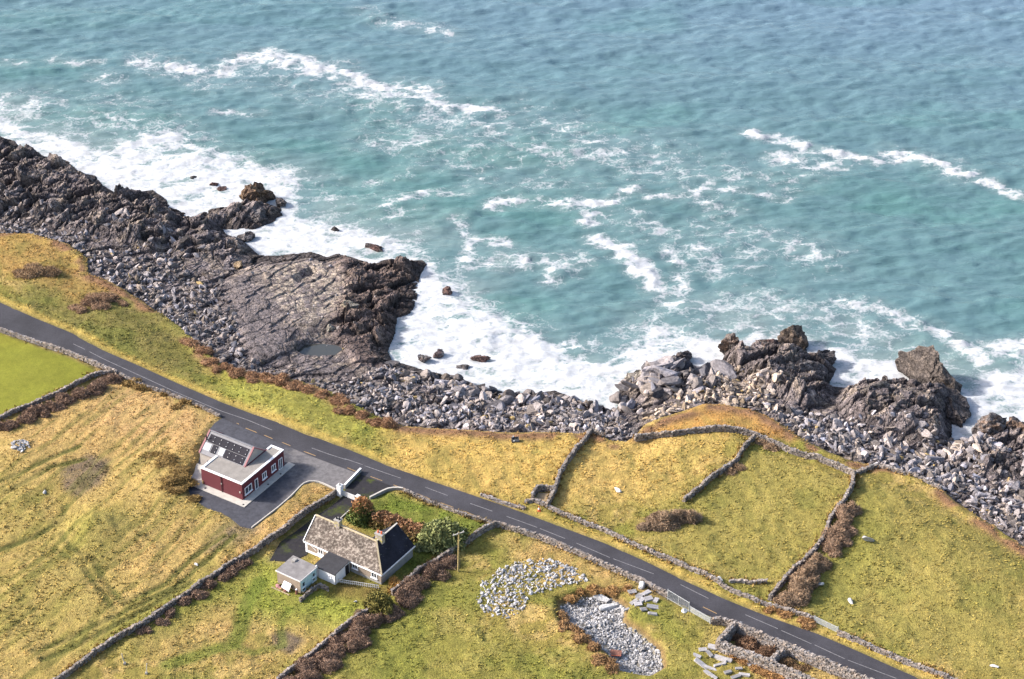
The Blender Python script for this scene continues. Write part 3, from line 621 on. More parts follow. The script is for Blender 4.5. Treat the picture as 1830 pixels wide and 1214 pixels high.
def rocks(cen, half, cols, rng, tilt=1., small=False):
    """one joined set of stones: returns V, F, col"""
    n = len(cen); R_ = rotm(n, rng, tilt); PS, FS = (PROTO1, IF1) if small else (PROTO, IF); pr = np.array(PS)[rng.integers(0, len(PS), n)]
    V = np.einsum('nij,nkj->nki', R_, pr*half[:, None, :])+cen[:, None, :]
    k = pr.shape[1]; F = (FS[None]+np.arange(n)[:, None, None]*k).reshape(-1, 3)
    return V.reshape(-1, 3), F, np.repeat(cols, k, 0)
# places: everywhere in the rock belt, by zone: (polygon px at z~3, count, size range, colour shift)
def zone(px, n, s0, s1, pw, dark, rng, z=3.):
    pl = unproj(px, z); lo, hi = pl.min(0), pl.max(0); out = []
    pts = rng.uniform(lo, hi, (n*4, 2)); k = inside(pts[:, 0], pts[:, 1], pl); pts = pts[k][:n]
    il = inside(pts[:, 0], pts[:, 1], LANDPOLY); d = pdist(pts[:, 0], pts[:, 1], EDGE)
    pts = pts[~il | (d < .4)]; cl_ = fbm(pts[:, 0]/6.5, pts[:, 1]/6.5, 501, 3); bed = np.zeros(len(pts), bool)
    for b_ in BED: bed |= inside(pts[:, 0], pts[:, 1], b_)
    pts = pts[rng.uniform(size=len(pts)) < np.where(bed, .3, 1)*(.25+.75*sstep(.34, .54, cl_))]; sz = s0+(s1-s0)*rng.uniform(0, 1, len(pts))**pw
    return np.c_[pts, sz, np.full(len(pts), dark)]
rz = np.random.default_rng(5)
ZN = [zone([(-120,330),(0,355),(60,375),(200,420),(280,440),(330,470),(400,510),(420,560),(440,660),(380,650),(290,570),(200,515),(130,445),(0,425),(-120,395)], 4200, .26, 1.05, 2.6, .12, rz, 4.),
      zone([(60,360),(300,400),(420,470),(380,520),(200,430)], 160, .6, 1.7, 2.4, .1, rz, 4.),
      zone([(400,570),(440,640),(560,680),(690,690),(700,760),(600,715),(430,670),(370,640)], 700, .25, .95, 2.2, .25, rz, 4.),
      zone([(690,640),(860,690),(1100,725),(1140,790),(1060,775),(700,765),(640,720),(600,690)], 3900, .28, 1.05, 2.3, -.05, rz, 4.),
      zone([(690,640),(860,680),(1090,715),(1130,760),(900,740),(700,690)], 260, .7, 1.9, 2.0, .12, rz, 2.),
      zone([(1100,690),(1160,645),(1290,650),(1300,690),(1180,730),(1110,740)], 130, 1.1, 2.9, 1.6, .05, rz, 2.5),
      zone([(1150,730),(1300,650),(1420,690),(1390,740),(1260,720),(1160,765)], 900, .35, 1.25, 2.0, -.12, rz, 4.),
      zone([(1380,740),(1440,735),(1560,745),(1690,770),(1830,800),(1950,850),(1950,1060),(1830,975),(1700,890),(1560,832),(1440,790)], 4800, .30, 1.3, 2.6, -.05, rz, 4.),
      zone([(1560,750),(1840,810),(1840,900),(1600,810)], 170, .8, 1.8, 2.2, -.1, rz, 4.),
      zone([(1070,780),(1140,760),(1136,786),(1100,792)], 90, .4, .9, 2, .3, rz, 5.),
      zone([(420,480),(520,450),(640,450),(700,600),(640,680),(520,650)], 70, .25, .8, 2.2, .1, rz, 3.)]
BD = np.vstack(ZN)
bz = H(BD[:, 0], BD[:, 1]); k = (bz > -.5); BD = BD[k]; bz = bz[k]
nb = len(BD); hf = .72*BD[:, 2:3]*rz.uniform([.85, .5, .35], [1.5, 1.05, .85], (nb, 3))
lumi = np.clip(rz.normal(.19, .08, nb)*(1-BD[:, 3]), .07, .5); warm = rz.normal(0, .06, nb)+(BD[:, 3] == -.12)*.13
wetb = sstep(1.6, .2, bz)
lumi = lumi*(1-.55*wetb)
bc = np.stack([lumi*(1.1+warm), lumi*(.97+.2*warm), lumi*(.95-warm)], 1)
lich = rz.uniform(size=nb) < .012; bc[lich] = np.array((.36,.26,.12))*rz.uniform(.7, 1.1, (lich.sum(), 1))
bcen = np.c_[BD[:, :2], bz+hf[:, 2]*.3]
order = np.argsort(-BD[:, 2]*(1+.0*bz)); big = order[:260]; rest = order[260:]
beach = kind(link('boulder_beach', None), 'structure')
PM = [npmesh('boulder_shape', V*1.0, IF, None, M_BOULDO) for V in PROTO]
def boulder(c, h, col, rng, parent=None, name='boulder'):
    o = link(name, PM[rng.integers(0, len(PM))], parent); o.location = c; o.scale = h
    o.rotation_euler = (rng.normal(0, .35), rng.normal(0, .35), rng.uniform(0, 6.28)); o.color = (*col, 1); return o
for i in big: boulder(bcen[i], hf[i], bc[i], rz, beach)
mid = rest[BD[rest, 2] > .52]; sml = rest[BD[rest, 2] <= .52]
V, F, c = rocks(bcen[mid], hf[mid], bc[mid], rz, .6); V_, F_, c_ = rocks(bcen[sml], hf[sml], bc[sml], rz, .6, True)
F = np.vstack([F, F_+len(V)]); V = np.vstack([V, V_]); c = np.vstack([c, c_])
kind(link('loose_stones', npmesh('loose_stones', V, F, c, M_BOULD), beach), 'stuff')

# sea rocks and stacks that stand alone
IV4, IF4 = ico(4)
def crag(px, base_z, rx_, ry_, hz, rot, col, top, label, seed, group=None):
    rg = np.random.default_rng(seed); V = chop(IV4, rg, 14, .45, .9)
    d = IV4; n_ = fbm(d[:, 0]*2.2+seed+d[:, 2]*1.3, d[:, 1]*2.2+d[:, 2]*1.7, seed, 4); f1 = voro(d[:, 0]*3+d[:, 2]*1.9, d[:, 1]*3+d[:, 2]*2.3, seed+5); f2_ = voro(d[:, 0]*8+d[:, 2]*4, d[:, 1]*8+d[:, 2]*5, seed+6)
    V = V*(1+.5*(n_-.5)+.24*(f1[2]-.5)-.12*sstep(.1, 0, f1[1]-f1[0])+.10*(f2_[2]-.5))[:, None]*np.array([[rx_, ry_, hz]])
    fx = fbm(V[:, 0]/.8, V[:, 2]/.8+V[:, 1], seed+9, 3)
    cc = mix(np.tile(np.array(col), (len(V), 1)), top, sstep(.45, .65, fx)); cc = mix(cc, (.03,.026,.024), sstep(hz*.05, -hz*.25, V[:, 2])*.8)
    p = unproj([px], base_z)[0]
    o = link('sea_rock', npmesh('sea_rock', V, IF4, cc, M_CRAG)); o.location = (p[0], p[1], base_z); o.rotation_euler = (0, 0, rot)
    return tag(o, label, 'rock', group)
DK, BR, RB, GY, LT = (.085,.072,.07), (.16,.105,.075), (.13,.075,.065), (.16,.143,.14), (.28,.245,.205)
for a_ in [((462,352),.8,3.9,3.2,4.3,.4,(.105,.068,.05),(.16,.105,.065),'tall brown weed-covered rock stack in the white surf at the left',3),
           ((455,392),.6,3.6,2.6,3.4,.1,GY,DK,'grey block of rock right below the brown stack, fringed by foam',4),
           ((500,365),.2,1.6,2.2,1.3,.4,DK,DK,'low black rock to the right of the brown stack, awash with foam',5),
           ((440,424),.5,2.6,1.5,1.5,.3,GY,DK,'flat dark rock at the edge of the small foaming inlet',6),
           ((797,524),.2,1.3,1.3,1.5,.2,RB,DK,'small dark rock alone in the foam off the headland point',7),
           ((757,642),.5,1.4,1.1,1.3,.1,(.15,.11,.10),GY,'rounded grey boulder at the water edge beside the headland cliff',8),
           ((785,636),.4,1.3,1.2,1.3,1.,(.15,.105,.10),GY,'reddish boulder surrounded by foam, nearest the headland cove',9),
           ((858,643),.2,2.4,1.0,.9,.05,RB,(.14,.09,.08),'long low reddish rock lying in the foam of the cove',10),
           ((826,656),.2,1.8,1.0,.8,.1,GY,DK,'flat grey rock in the foam just off the boulder beach',11),
           ((347,318),.2,1.0,.8,.6,.1,DK,DK,'tiny dark rock showing in the white surf, farthest left',12),
           ((384,330),.2,1.5,1.0,.9,.2,RB,RB,'reddish rock pair half drowned in the surf left of the stack',13),
           ((398,338),.2,1.3,.9,.7,.2,RB,DK,'reddish rock in the surf beside the brown stack',14),
           ((600,412),.2,1.1,1.0,1.1,.2,DK,DK,'black rock fin in the foam north of the flat slab',15),
           ((670,442),.3,3.2,1.2,1.2,-.4,DK,RB,'dark reef awash just above the headland slab',16),
           ((1310,622),1.2,3.3,2.6,3.0,.3,(.13,.11,.10),BR,'square grey rock block at the left end of the right-hand crags',17),
           ((1421,608),1.6,3.6,2.6,4.2,.2,(.115,.085,.068),(.16,.12,.09),'brown weathered rock tower at the tip of the right-hand crags',18),
           ((1472,645),1.0,3.4,2.6,2.6,.2,(.09,.078,.076),DK,'dark rounded crag right of the brown rock tower',19),
           ((1370,625),1.2,4.2,2.6,2.6,.0,(.10,.082,.075),RB,'dark rugged crag between the square block and the brown tower',20),
           ((1436,672),2.2,5.0,3.4,3.2,-.3,(.095,.083,.083),GY,'broad dark cracked crag below the brown rock tower',21),
           ((1656,668),2.0,6.6,3.2,5.6,-.55,(.095,.078,.07),(.14,.112,.095),'leaning brown crag rising at the end of the right-hand headland',22),
           ((1560,712),2.8,5.2,4.0,3.6,.2,(.115,.098,.09),(.15,.13,.11),'broad brown-grey crag on the landward side of the leaning crag',23),
           ((1700,725),1.0,3.6,6.5,3.6,.15,DK,(.06,.05,.048),'black wet cliff foot on the sea side of the headland',24),
           ((1775,772),1.4,4.2,2.8,3.6,.3,GY,BR,'grey crag at the right edge of the photo beside the foam',25),
           ((1822,772),1.0,3.6,3.2,3.0,.3,DK,BR,'dark crag cut by the right edge of the photo',26),
           ((1140,680),1.2,3.1,2.2,2.6,.4,LT,GY,'large tan boulder at the left end of the blocky rock pile',27),
           ((1200,650),1.0,2.4,2.2,2.2,.9,GY,DK,'grey boulder on the foam edge of the blocky rock pile',28),
           ((1222,640),.8,2.0,1.6,2.2,.5,(.11,.09,.085),DK,'dark boulder topped with foam at the seaward edge of the pile',29),
           ((622,545),3.6,2.2,1.6,1.2,.4,(.24,.20,.15),LT,'tan rock ledge standing on the right edge of the flat slab',30),
           ((590,588),3.2,1.6,1.2,1.3,.3,(.22,.20,.17),LT,'pale rounded boulder perched above the tide pool',31),
           ((426,475),2.4,1.25,1.0,1.1,.2,(.26,.18,.11),(.30,.22,.14),'orange boulder lying at the upper left of the flat slab',32),
           ((705,680),1.8,1.7,1.4,1.6,.2,(.20,.18,.13),LT,'tan boulder where the headland slab meets the boulder beach',33),
           ((731,722),2.8,1.5,1.2,1.4,.2,(.20,.15,.045),(.24,.18,.06),'yellow lichen-covered boulder on the middle of the boulder beach',34)]: crag(*a_)

# ------------------------------------------------------------------ dry-stone walls
BOXV = np.array([(x, y, z) for z in (-1, 1) for y in (-1, 1) for x in (-1, 1)], float)
BOXF = np.array([(0,2,3,1),(4,5,7,6),(0,1,5,4),(2,6,7,3),(0,4,6,2),(1,3,7,5)])
def wall_geo(g_, h, th, rng, lum=.22, ruin=.25, zf=None):
    """stones set course on course along ground polyline g_ + a dark core behind the joints"""
    g_ = resample(g_, .42); d = np.gradient(g_, axis=0); d /= np.linalg.norm(d, axis=1)[:, None]; n = np.c_[-d[:, 1], d[:, 0]]
    k = len(g_); zb = zf if zf is not None else H(g_[:, 0], g_[:, 1]); zb = np.broadcast_to(zb, (k,))
    s = np.r_[0, np.cumsum(np.linalg.norm(np.diff(g_, axis=0), axis=1))]
    hh = h*(1-ruin*fbm(s/3.1, s*0+rng.uniform(0, 99), 5, 3)+ruin*.35)
    cen, half, yaw = [], [], []
    ch = .24; nc = int(h/ch+1.5); ang = np.arctan2(d[:, 1], d[:, 0])
    for c_ in range(nc):
        z0 = ch*(c_+.35); sel = np.where(z0 < hh+.05)[0]; w_ = th/2*(1-.22*z0/h)
        for sd_ in (-1, 1):
            off = rng.uniform(-.2, .2, len(sel)); p = g_[sel]+n[sel]*(sd_*(w_-.10))[..., None] if np.ndim(w_) else g_[sel]+n[sel]*sd_*(w_-.10)
            cen.append(np.c_[p+d[sel]*off[:, None], zb[sel]+z0+rng.normal(0, .025, len(sel))])
            half.append(np.c_[rng.uniform(.15, .30, len(sel)), rng.uniform(.10, .19, len(sel)), rng.uniform(.08, .17, len(sel))]); yaw.append(ang[sel])
    for q_ in range(2):
        p = g_+n*rng.normal(0, th*.16, k)[:, None]; cen.append(np.c_[p, zb+hh+rng.normal(.06, .06, k)])
        half.append(np.c_[rng.uniform(.12, .26, k), rng.uniform(.12, .25, k), rng.uniform(.08, .17, k)]); yaw.append(ang)
    cen = np.vstack(cen); half = np.vstack(half); yaw = np.concatenate(yaw)+rng.normal(0, .18, len(cen)); m = len(cen)
    B = BOXV[None]*half[:, None, :]*(1+rng.normal(0, .16, (m, 8, 3))); cy_, sy_ = np.cos(yaw)[:, None], np.sin(yaw)[:, None]
    V = np.stack([B[..., 0]*cy_-B[..., 1]*sy_, B[..., 0]*sy_+B[..., 1]*cy_, B[..., 2]+B[..., 0]*rng.normal(0, .18, (m, 1))], 2)+cen[:, None]
    F = (BOXF[None]+np.arange(m)[:, None, None]*8).reshape(-1, 4); l = np.clip(rng.normal(.10+lum*.33, .05, m), .06, .4)
    wm = rng.normal(0, .05, m); cc = np.repeat(np.stack([l*(1.14+wm), l*.97, l*(.86-wm)], 1), 8, 0)
    # core
    w2 = th/2-.12; cv = np.vstack([np.c_[g_-n*w2, zb-.3], np.c_[g_+n*w2, zb-.3], np.c_[g_+n*w2*.7, zb+hh-.05], np.c_[g_-n*w2*.7, zb+hh-.05]])
    cf = []
    for i in range(k-1):
        for a_, b_ in ((0, 1), (1, 2), (2, 3), (3, 0)): cf.append((a_*k+i, a_*k+i+1, b_*k+i+1, b_*k+i))
    cf += [(0, k, 2*k, 3*k), (k-1, 4*k-1, 3*k-1, 2*k-1)]
    V = np.vstack([V.reshape(-1, 3), cv]); F = np.vstack([F, np.array(cf)+m*8]); cc = np.vstack([cc, np.tile((.07,.062,.055), (len(cv), 1))])
    return V, F, cc
rw = np.random.default_rng(21)
def stone_wall(px, h, th, label, lum=.22, ruin=.25, name='dry_stone_wall', parent=None, cat='wall', close_h=.5):
    g_ = P(px, h*close_h); V, F, cc = wall_geo(g_, h, th, rw, lum, ruin); c0 = np.array([*g_[0], H(*g_[0])])
    t = thing(name, label, cat, tuple(c0)) if parent is None else parent
    o = link('stones', npmesh('stones', V-c0, F, cc, M_STONE), t); kind(o, 'stuff'); return t
WALLS = [
 ([(-120,540),(0,590),(63,611),(127,632),(185,656),(206,664)],.9,.5,'low pale stone wall between the road and the bright green field',.30,.2),
 ([(200,664),(174,666),(105,702),(53,726),(0,747),(-120,795)],.8,.5,'thin stone wall along the lower edge of the bright green field',.27,.2),
 ([(212,666),(248,685),(290,699),(337,716),(392,743)],.5,.5,'low overgrown roadside wall left of the maroon building',.17,.5),
 ([(602,880),(577,895),(550,912),(516,943),(474,970),(440,993)],1.15,.6,'stone wall between the maroon building yard and the old cottage',.22,.2),
 ([(440,993),(408,1012),(360,1044),(306,1082),(248,1120),(190,1152),(108,1212),(40,1250)],1.0,.6,'long overgrown stone wall running to the lower left edge',.19,.4),
 ([(884,938),(860,951),(819,976),(793,994),(750,1018),(722,1041),(702,1056)],1.1,.6,'stone wall on the right side of the old cottage garden',.22,.2),
 ([(664,1087),(630,1110),(596,1133),(555,1168),(500,1210),(450,1250)],.95,.5,'pale stone wall with brambles along the field below the cottage',.31,.2),
 ([(884,936),(925,947),(970,962),(1027,985),(1084,1011),(1141,1036),(1193,1063)],1.0,.55,'roadside stone wall above the field with the rubble pit',.27,.25),
 ([(978,905),(1026,927),(1080,946),(1109,963),(1152,983),(1217,1011),(1261,1029),(1297,1050),(1351,1073),(1423,1096),(1453,1105)],.7,.55,'ragged low wall along the seaward side of the road',.26,.55),
 ([(978,904),(990,881),(1001,845),(1022,816),(1040,791),(1056,775)],1.1,.6,'stone wall running from the road up to the boulder beach',.22,.2),
 ([(1056,776),(1076,781)],.8,.6,'short stone wall stub at the edge of the boulder cove',.22,.3),
 ([(1136,788),(1160,781),(1204,776),(1232,770),(1280,766),(1323,769),(1355,778),(1387,792),(1419,808),(1459,820),(1499,836),(1525,848)],1.1,.7,'curving coastal stone wall above the boulders of the right-hand shore',.24,.25),
 ([(1347,781),(1327,803),(1315,823),(1279,847),(1251,871),(1224,891)],1.0,.6,'stone wall between the two coastal fields, ending at a dark bush',.22,.25),
 ([(1525,849),(1523,871),(1507,899),(1483,931),(1475,959),(1456,982),(1416,1021),(1377,1066)],1.1,.65,'stone wall lined with brown brambles between two coastal fields',.23,.25),
 ([(1527,848),(1540,843),(1567,834),(1600,843),(1640,855),(1680,873)],.6,.8,'tumbled stone wall at the top of the far right field',.23,.6),
 ([(1499,1132),(1537,1148),(1556,1157),(1618,1184),(1673,1206),(1760,1245)],.8,.6,'low stone wall right of the road beyond the white gate',.25,.5),
 ([(538,1071),(548,1063),(557,1056),(571,1047),(584,1051)],.7,.45,'small hooked stone wall by the grey shed',.17,.3),
 ([(722,877),(735,883),(773,899),(806,912),(830,922),(860,931),(884,938)],.5,.4,'very low stone kerb wall along the cottage lawn and road',.17,.4),
 ([(1305,1040),(1322,1038),(1345,1041),(1368,1039)],.45,.6,'short tumbled line of pale stones in the lower coastal field',.40,.6),
 ([(860,885),(900,899),(935,909)],.35,.6,'scattered kerb of pale stones on the seaward verge',.33,.7)]
for w_ in WALLS: stone_wall(w_[0], w_[1], w_[2]*.85, w_[3], w_[4], min(.75, w_[5]*1.35+.08))
# shelter pen beside the road
pen = thing('stone_pen', 'small square stone pen beside the road at the end of the field wall', 'pen', (*P([(968,893)])[0], Z_LAND))
def pen_wall(px, h, th, lum=.24):
    g_ = P(px, h*.5); V, F, cc = wall_geo(g_, h, th, rw, lum, .2); o = link('stones', npmesh('stones', V-np.array(pen.location), F, cc, M_STONE), pen); kind(o, 'stuff')
pen_wall([(952,888),(955,880),(961,874),(976,872),(988,875)], 1.2, .5); pen_wall([(940,897),(955,897),(968,901),(978,905)], .6, .5)
fp = P([(957,893),(962,883),(985,884),(984,896),(972,900)])
MB().prism([tuple(p-np.array(pen.location[:2])) for p in fp], -.6, .28).build('floor', M_SAND, pen)
# roofless ruin
ruin_o = P([(1300,1140)])[0]
ruin = thing('ruined_cottage', 'roofless stone ruin beside the road, filled with brambles', 'ruin', (*ruin_o, Z_LAND))
def ruin_wall(px, h, th=.95, lum=.3):
    g_ = P(px, h); V, F, cc = wall_geo(g_, h, th, rw, lum, .15, zf=Z_LAND-.1); o = link('wall', npmesh('wall', V-np.array((*ruin_o, Z_LAND)), F, cc, M_STONE), ruin); kind(o, 'stuff')
ruin_wall([(1314,1112),(1360,1131),(1410,1152),(1460,1172),(1520,1198),(1570,1220),(1620,1243)], 2.0)
ruin_wall([(1312,1113),(1298,1128),(1285,1142)], 2.3); ruin_wall([(1284,1145),(1325,1160),(1380,1182),(1446,1211),(1490,1231)], 2.0)
ruin_wall([(1400,1160),(1389,1168),(1379,1177)], 1.5); ruin_wall([(1274,1105),(1290,1104),(1312,1110)], 1.5, .6)

# ------------------------------------------------------------------ rubble fields, slabs and single stones in the grass
rs = np.random.default_rng(33)
def scatter(poly, n, s0, s1, lum, pw=2.):
    lo, hi = poly.min(0), poly.max(0); p = rs.uniform(lo, hi, (n*4, 2)); p = p[inside(p[:, 0], p[:, 1], poly)][:n]
    h_ = (s0+(s1-s0)*rs.uniform(size=len(p))**pw)[:, None]*rs.uniform([.8, .55, .3], [1.2, .9, .6], (len(p), 3))
    l = np.clip(rs.normal(lum, .09, len(p)), .1, .62); c_ = np.stack([l*1.02, l*.98, l*.97], 1)
    return np.c_[p, H(p[:, 0], p[:, 1])+h_[:, 2]*.5], h_, c_
def heap(name, label, cat, poly, n, s0, s1, lum, nbig):
    cen, h_, c_ = scatter(poly, n, s0, s1, lum); c0 = np.array([*poly.mean(0), Z_LAND]); t = thing(name, label, cat, tuple(c0))
    o_ = np.argsort(-h_[:, 0]); V, F, cc = rocks(cen[o_[nbig:]]-c0, h_[o_[nbig:]], c_[o_[nbig:]], rs, .5, True)
    kind(link('small_stones', npmesh('small_stones', V, F, cc, M_BOULD), t), 'stuff')
    for i in o_[:nbig]: boulder(cen[i]-c0, h_[i], c_[i], rs, t, 'stone')
heap('stone_spread', 'crescent of pale stones scattered in the grass above the rubble pit', 'stones', P([(850,1070),(860,1045),(890,1018),(930,1003),(985,1000),(1030,1018),(1050,1040),(1010,1045),(985,1055),(945,1065),(935,1095),(905,1108),(870,1100)]), 1000, .12, .46, .36, 40)
heap('rubble_heap', 'grey-white rubble filling the pit in the field below the road', 'rubble', PITPOLY, 3800, .14, .42, .31, 60)
heap('stone_cairn', 'small heap of pale stones in the left field', 'stones', P([(20,800),(32,790),(48,792),(54,803),(40,812),(24,810)]), 80, .2, .5, .36, 6)
sg = np.random.default_rng(40)
def slabs(name, label, items):
    c0 = np.array([*P([items[0][0]])[0], Z_LAND]); t = thing(name, label, 'stones', tuple(c0))
    for (px, l, w_, ang) in items:
        p = P([px])[0]; z = H(*p); V = BOXV*np.array([l*.5, w_*.46, .15])*(1+sg.normal(0, .10, (8, 3)))
        ca_, sa_ = math.cos(ang), math.sin(ang); V = np.c_[V[:, 0]*ca_-V[:, 1]*sa_, V[:, 0]*sa_+V[:, 1]*ca_, V[:, 2]+V[:, 0]*sg.normal(0, .12)]
        o = link('slab', npmesh('slab', V, BOXF, np.tile(np.array((.27,.255,.255))*sg.uniform(.75, 1.25), (8, 1)), M_STONE), t, (p[0]-c0[0], p[1]-c0[1], z+.16-c0[2]))
slabs('slab_scatter', 'flat grey stone slabs lying at the upper right of the rubble pit', [((1130,1062),1.5,1.0,.3),((1142,1070),1.4,1.,.9),((1155,1064),1.9,.9,.7),((1158,1076),1.5,1.1,.5),((1133,1082),1.3,.8,.6),((1140,1086),1.2,1.,.2),((1122,1090),1.7,.5,.5),((1168,1090),2.3,1.1,.05),((1150,1094),1.1,.8,.4),((1166,1101),1.5,.6,-.05),((1172,1078),1.2,.9,1.2),((1147,1078),1.3,.9,1.0)])
slabs('slab_pile', 'long pale stone slabs strewn in the grass beside the roofless ruin', [((1274,1159),1.7,1.2,-.4),((1256,1165),1.5,.9,.1),((1268,1172),1.4,.7,-1.),((1288,1178),2.8,1.,-.6),((1300,1182),1.5,.8,-.5),((1332,1182),2.8,1.0,-.8),((1255,1188),2.6,.9,-.7),((1270,1194),2.2,.6,-.5),((1286,1190),1.9,.5,.3),((1270,1207),2.6,.7,-.8),((1330,1206),1.9,.7,-.2),((1300,1203),1.2,.7,.4),((1320,1197),1.2,.5,.1),((1315,1210),1.6,.7,.5),((1246,1176),1.4,.6,-.5)])
for px, s_, l_, lab in [((1103,877),.55,.5,'white stone lying alone in the left coastal field'),((1285,1039),.5,.5,'white boulder at the foot of the bramble wall field'),((1521,1076),.6,.55,'white stone in the right field by the bramble hedge'),((1550,972),.9,.35,'grey stone cluster at the top of the far right field'),((1776,1194),.55,.5,'white stone low in the far right field'),((1464,1046),.6,.4,'pale flat stone beside the bramble hedge'),((80,878),.5,.4,'pale stones on the left field near the bare earth patch'),((1223,1096),.5,.6,'white block at the foot of the tall mesh gate'),((351,1009),.35,.6,'tiny white stone on the vehicle track'),((1147,1050),.9,.42,'pale stone block on the top lip of the rubble pit'),((1078,1062),1.3,.46,'big cream boulder embedded in the upper lip of the pit'),((1090,1076),1.2,.46,'cream boulder sliding into the pit below the biggest one'),((635,1072),.3,.6,'tiny white stone near the dark bush')]:
    p = P([px])[0]; o = boulder((p[0], p[1], H(*p)+s_*.3), (s_*1.1, s_*.8, s_*.65), (l_, l_*.97, l_*.95), sg, None, 'field_stone'); tag(o, lab, 'stone')
t = thing('red_sheet', 'rusty red metal sheet lying on the rubble in the pit', 'metal sheet', (*P([(1100,1160)])[0], H(*P([(1100,1160)])[0])+.55))
MB().slab([(-1.0,-.6,.05),(.9,-.75,0),(1.15,.5,.1),(-.8,.65,.25)], .05).build('sheet', M_RUST, t); MB().bar((-1.0,-.6,.02),(.9,-.75,-.03),.07).build('folded_edge', M_ORANGE, t)

# ------------------------------------------------------------------ buildings
def window(parent, axis, off, u0, u1, z0, z1, out=-1, mull=1, door=False, mat=None):
    """a framed window standing in a wall of the local frame; axis 'x': wall runs along x at y=off; 'y': along y at x=off"""
    def bx(m, a0, a1, d0, d1, c0, c1):
        lo, hi = sorted((off+out*d0, off+out*d1))
        if axis == 'x': m.box(a0, a1, lo, hi, c0, c1)
        else: m.box(lo, hi, a0, a1, c0, c1)
    f = MB(); t = .13
    bx(f, u0, u1, -.02, .09, z1-t, z1); bx(f, u0, u1, -.02, .09, z0, z0+t); bx(f, u0, u0+t, -.02, .088, z0+t, z1-t); bx(f, u1-t, u1, -.02, .088, z0+t, z1-t)
    for i in range(mull):
        c_ = u0+(u1-u0)*(i+1)/(mull+1); bx(f, c_-.05, c_+.05, -.02, .08, z0+t, z1-t)
    o = f.build('door' if door else 'window', mat or M_WHITE, parent)
    p = MB(); bx(p, u0+t*.6, u1-t*.6, -.02, .03, z0+t*.6, z1-t*.6); p.build('pane', M_GLASS, o)
    s = MB(); bx(s, u0-.12, u1+.12, -.02, .2, z0-.1, z0-.002); s.build('sill' if not door else 'step', M_WHITE if not door else M_CONC, o)
    return o
M_SKYL = flat('rooflight', (.34,.35,.38), .5, 2, .1)
# maroon building -------------------------------------------------
Fp, Lp, Rp = P([(434.1,894.9),(361.6,865.0),(508.4,832.8)])
LB, LA = np.linalg.norm(Rp-Fp), np.linalg.norm(Lp-Fp); xd = (Rp-Fp)/LB
yd0 = (Lp-Fp)/LA; yd = np.array([-xd[1], xd[0]]); LA = LA*float(yd0@yd)
ang = math.atan2(xd[1], xd[0])
b1 = thing('flat_roofed_building', 'maroon building with white parapet, flat roof and solar panels on its older gabled part', 'building', (*Fp, Z_LAND), ang)
HX0, HX1, HY0, HY1 = .36*LB, .88*LB, .31*LA, 1.42*LA; HR = 3.25; HP = 3.75; HRG = HR+2.75
m = MB(); m.box(0, LB, 0, HY0-.003, 0, HP-.15); m.box(0, HX0-.003, HY0, LA, 0, HP-.15); m.build('wall', M_RED, b1)
m = MB(); pw = .38
# parapet coping pieces
m.box(-.06, LB+.06, -.06, pw, HP-.15, HP); m.box(-.06, pw, pw, LA+.06, HP-.15, HP); m.box(pw, HX0-.01, LA-pw, LA+.06, HP-.15, HP); m.box(LB-pw, LB+.06, pw, HY0-.06, HP-.15, HP); m.box(HX1+.1, LB-pw, HY0-pw-.06, HY0-.062, HP-.15, HP)
m.build('parapet', M_WHITE, b1)
m = MB(); m.box(pw, LB-pw, pw, HY0-.065, HP-.15, HP-.13) if False else None
m.box(pw+.002, LB-pw-.002, pw+.002, HY0-.3, HP-.4, HP-.146); m.box(pw+.002, HX0-.012, HY0-.298, LA-pw-.002, HP-.4, HP-.143)
m.build('flat_roof', M_GRAVEL, b1)
m = MB(); m.box(HX0, HX1, HY0, HY1, 0, HR)
xm = (HX0+HX1)/2
m.add([(HX0,HY0,HR),(HX1,HY0,HR),(xm,HY0,HRG-.1),(HX0,HY1,HR),(HX1,HY1,HR),(xm,HY1,HRG-.1)], [(0,1,2),(5,4,3)])
m.build('gabled_wall', flat('pale_grey_render', (.33,.30,.27), .9, 1.0, .1), b1)
rf = MB(); e = .25
sl = (HRG-HR)/(xm-HX0)
for s_ in (-1, 1):
    xe = xm+s_*(xm-HX0+e); ze = HR-e*sl
    rf.slab([(xe,HY0+.3,ze),(xm,HY0+.3,HRG),(xm,HY1-.3,HRG),(xe,HY1-.3,ze)], .1)
rf = rf.build('roof', M_ROOFGREY, b1)
for y0_, y1_ in ((HY0-.04, HY0+.30), (HY1-.30, HY1+.04)):
    m = MB()
    for s_ in (-1, 1):
        xe = xm+s_*(xm-HX0+e)
        m.slab([(xe,y0_,HR-e*sl+.16),(xm,y0_,HRG+.16),(xm,y1_,HRG+.16),(xe,y1_,HR-e*sl+.16)], .3)
    m.build('verge', M_PINK, rf)
m = MB(); m.bar((xm,HY0+.3,HRG+.03),(xm,HY1-.3,HRG+.03),.3,.1); m.build('ridge_cap', M_ROOFGREY, rf)
def onroof(t, y, h): x = HX0+(xm-HX0)*t; return (x-h*sl*.6, y, HR+(HRG-HR)*t+h)
LH = HY1-HY0
def panel(y0_, y1_, t0, t1, mat, name, h=.1):
    m = MB(); m.slab([onroof(t0,y0_,h),onroof(t1,y0_,h),onroof(t1,y1_,h),onroof(t0,y1_,h)], .06); o = m.build(name, mat, rf)
    return o
def clips(o, y, t, h=.13):
    c_ = onroof(t, y, h); MB().box(c_[0]-.045, c_[0]+.045, y-.045, y+.045, c_[2]-.05, c_[2]+.05).build('clip', M_WHITE, o)
ys = np.linspace(HY0+.07*LH, HY0+.93*LH, 7)
for i in range(6):
    o = panel(ys[i]+.02, ys[i+1]-.02, .50, .86, M_SOLAR, 'solar_panel'); clips(o, ys[i]+.3, .77); clips(o, ys[i]+.3, .58)
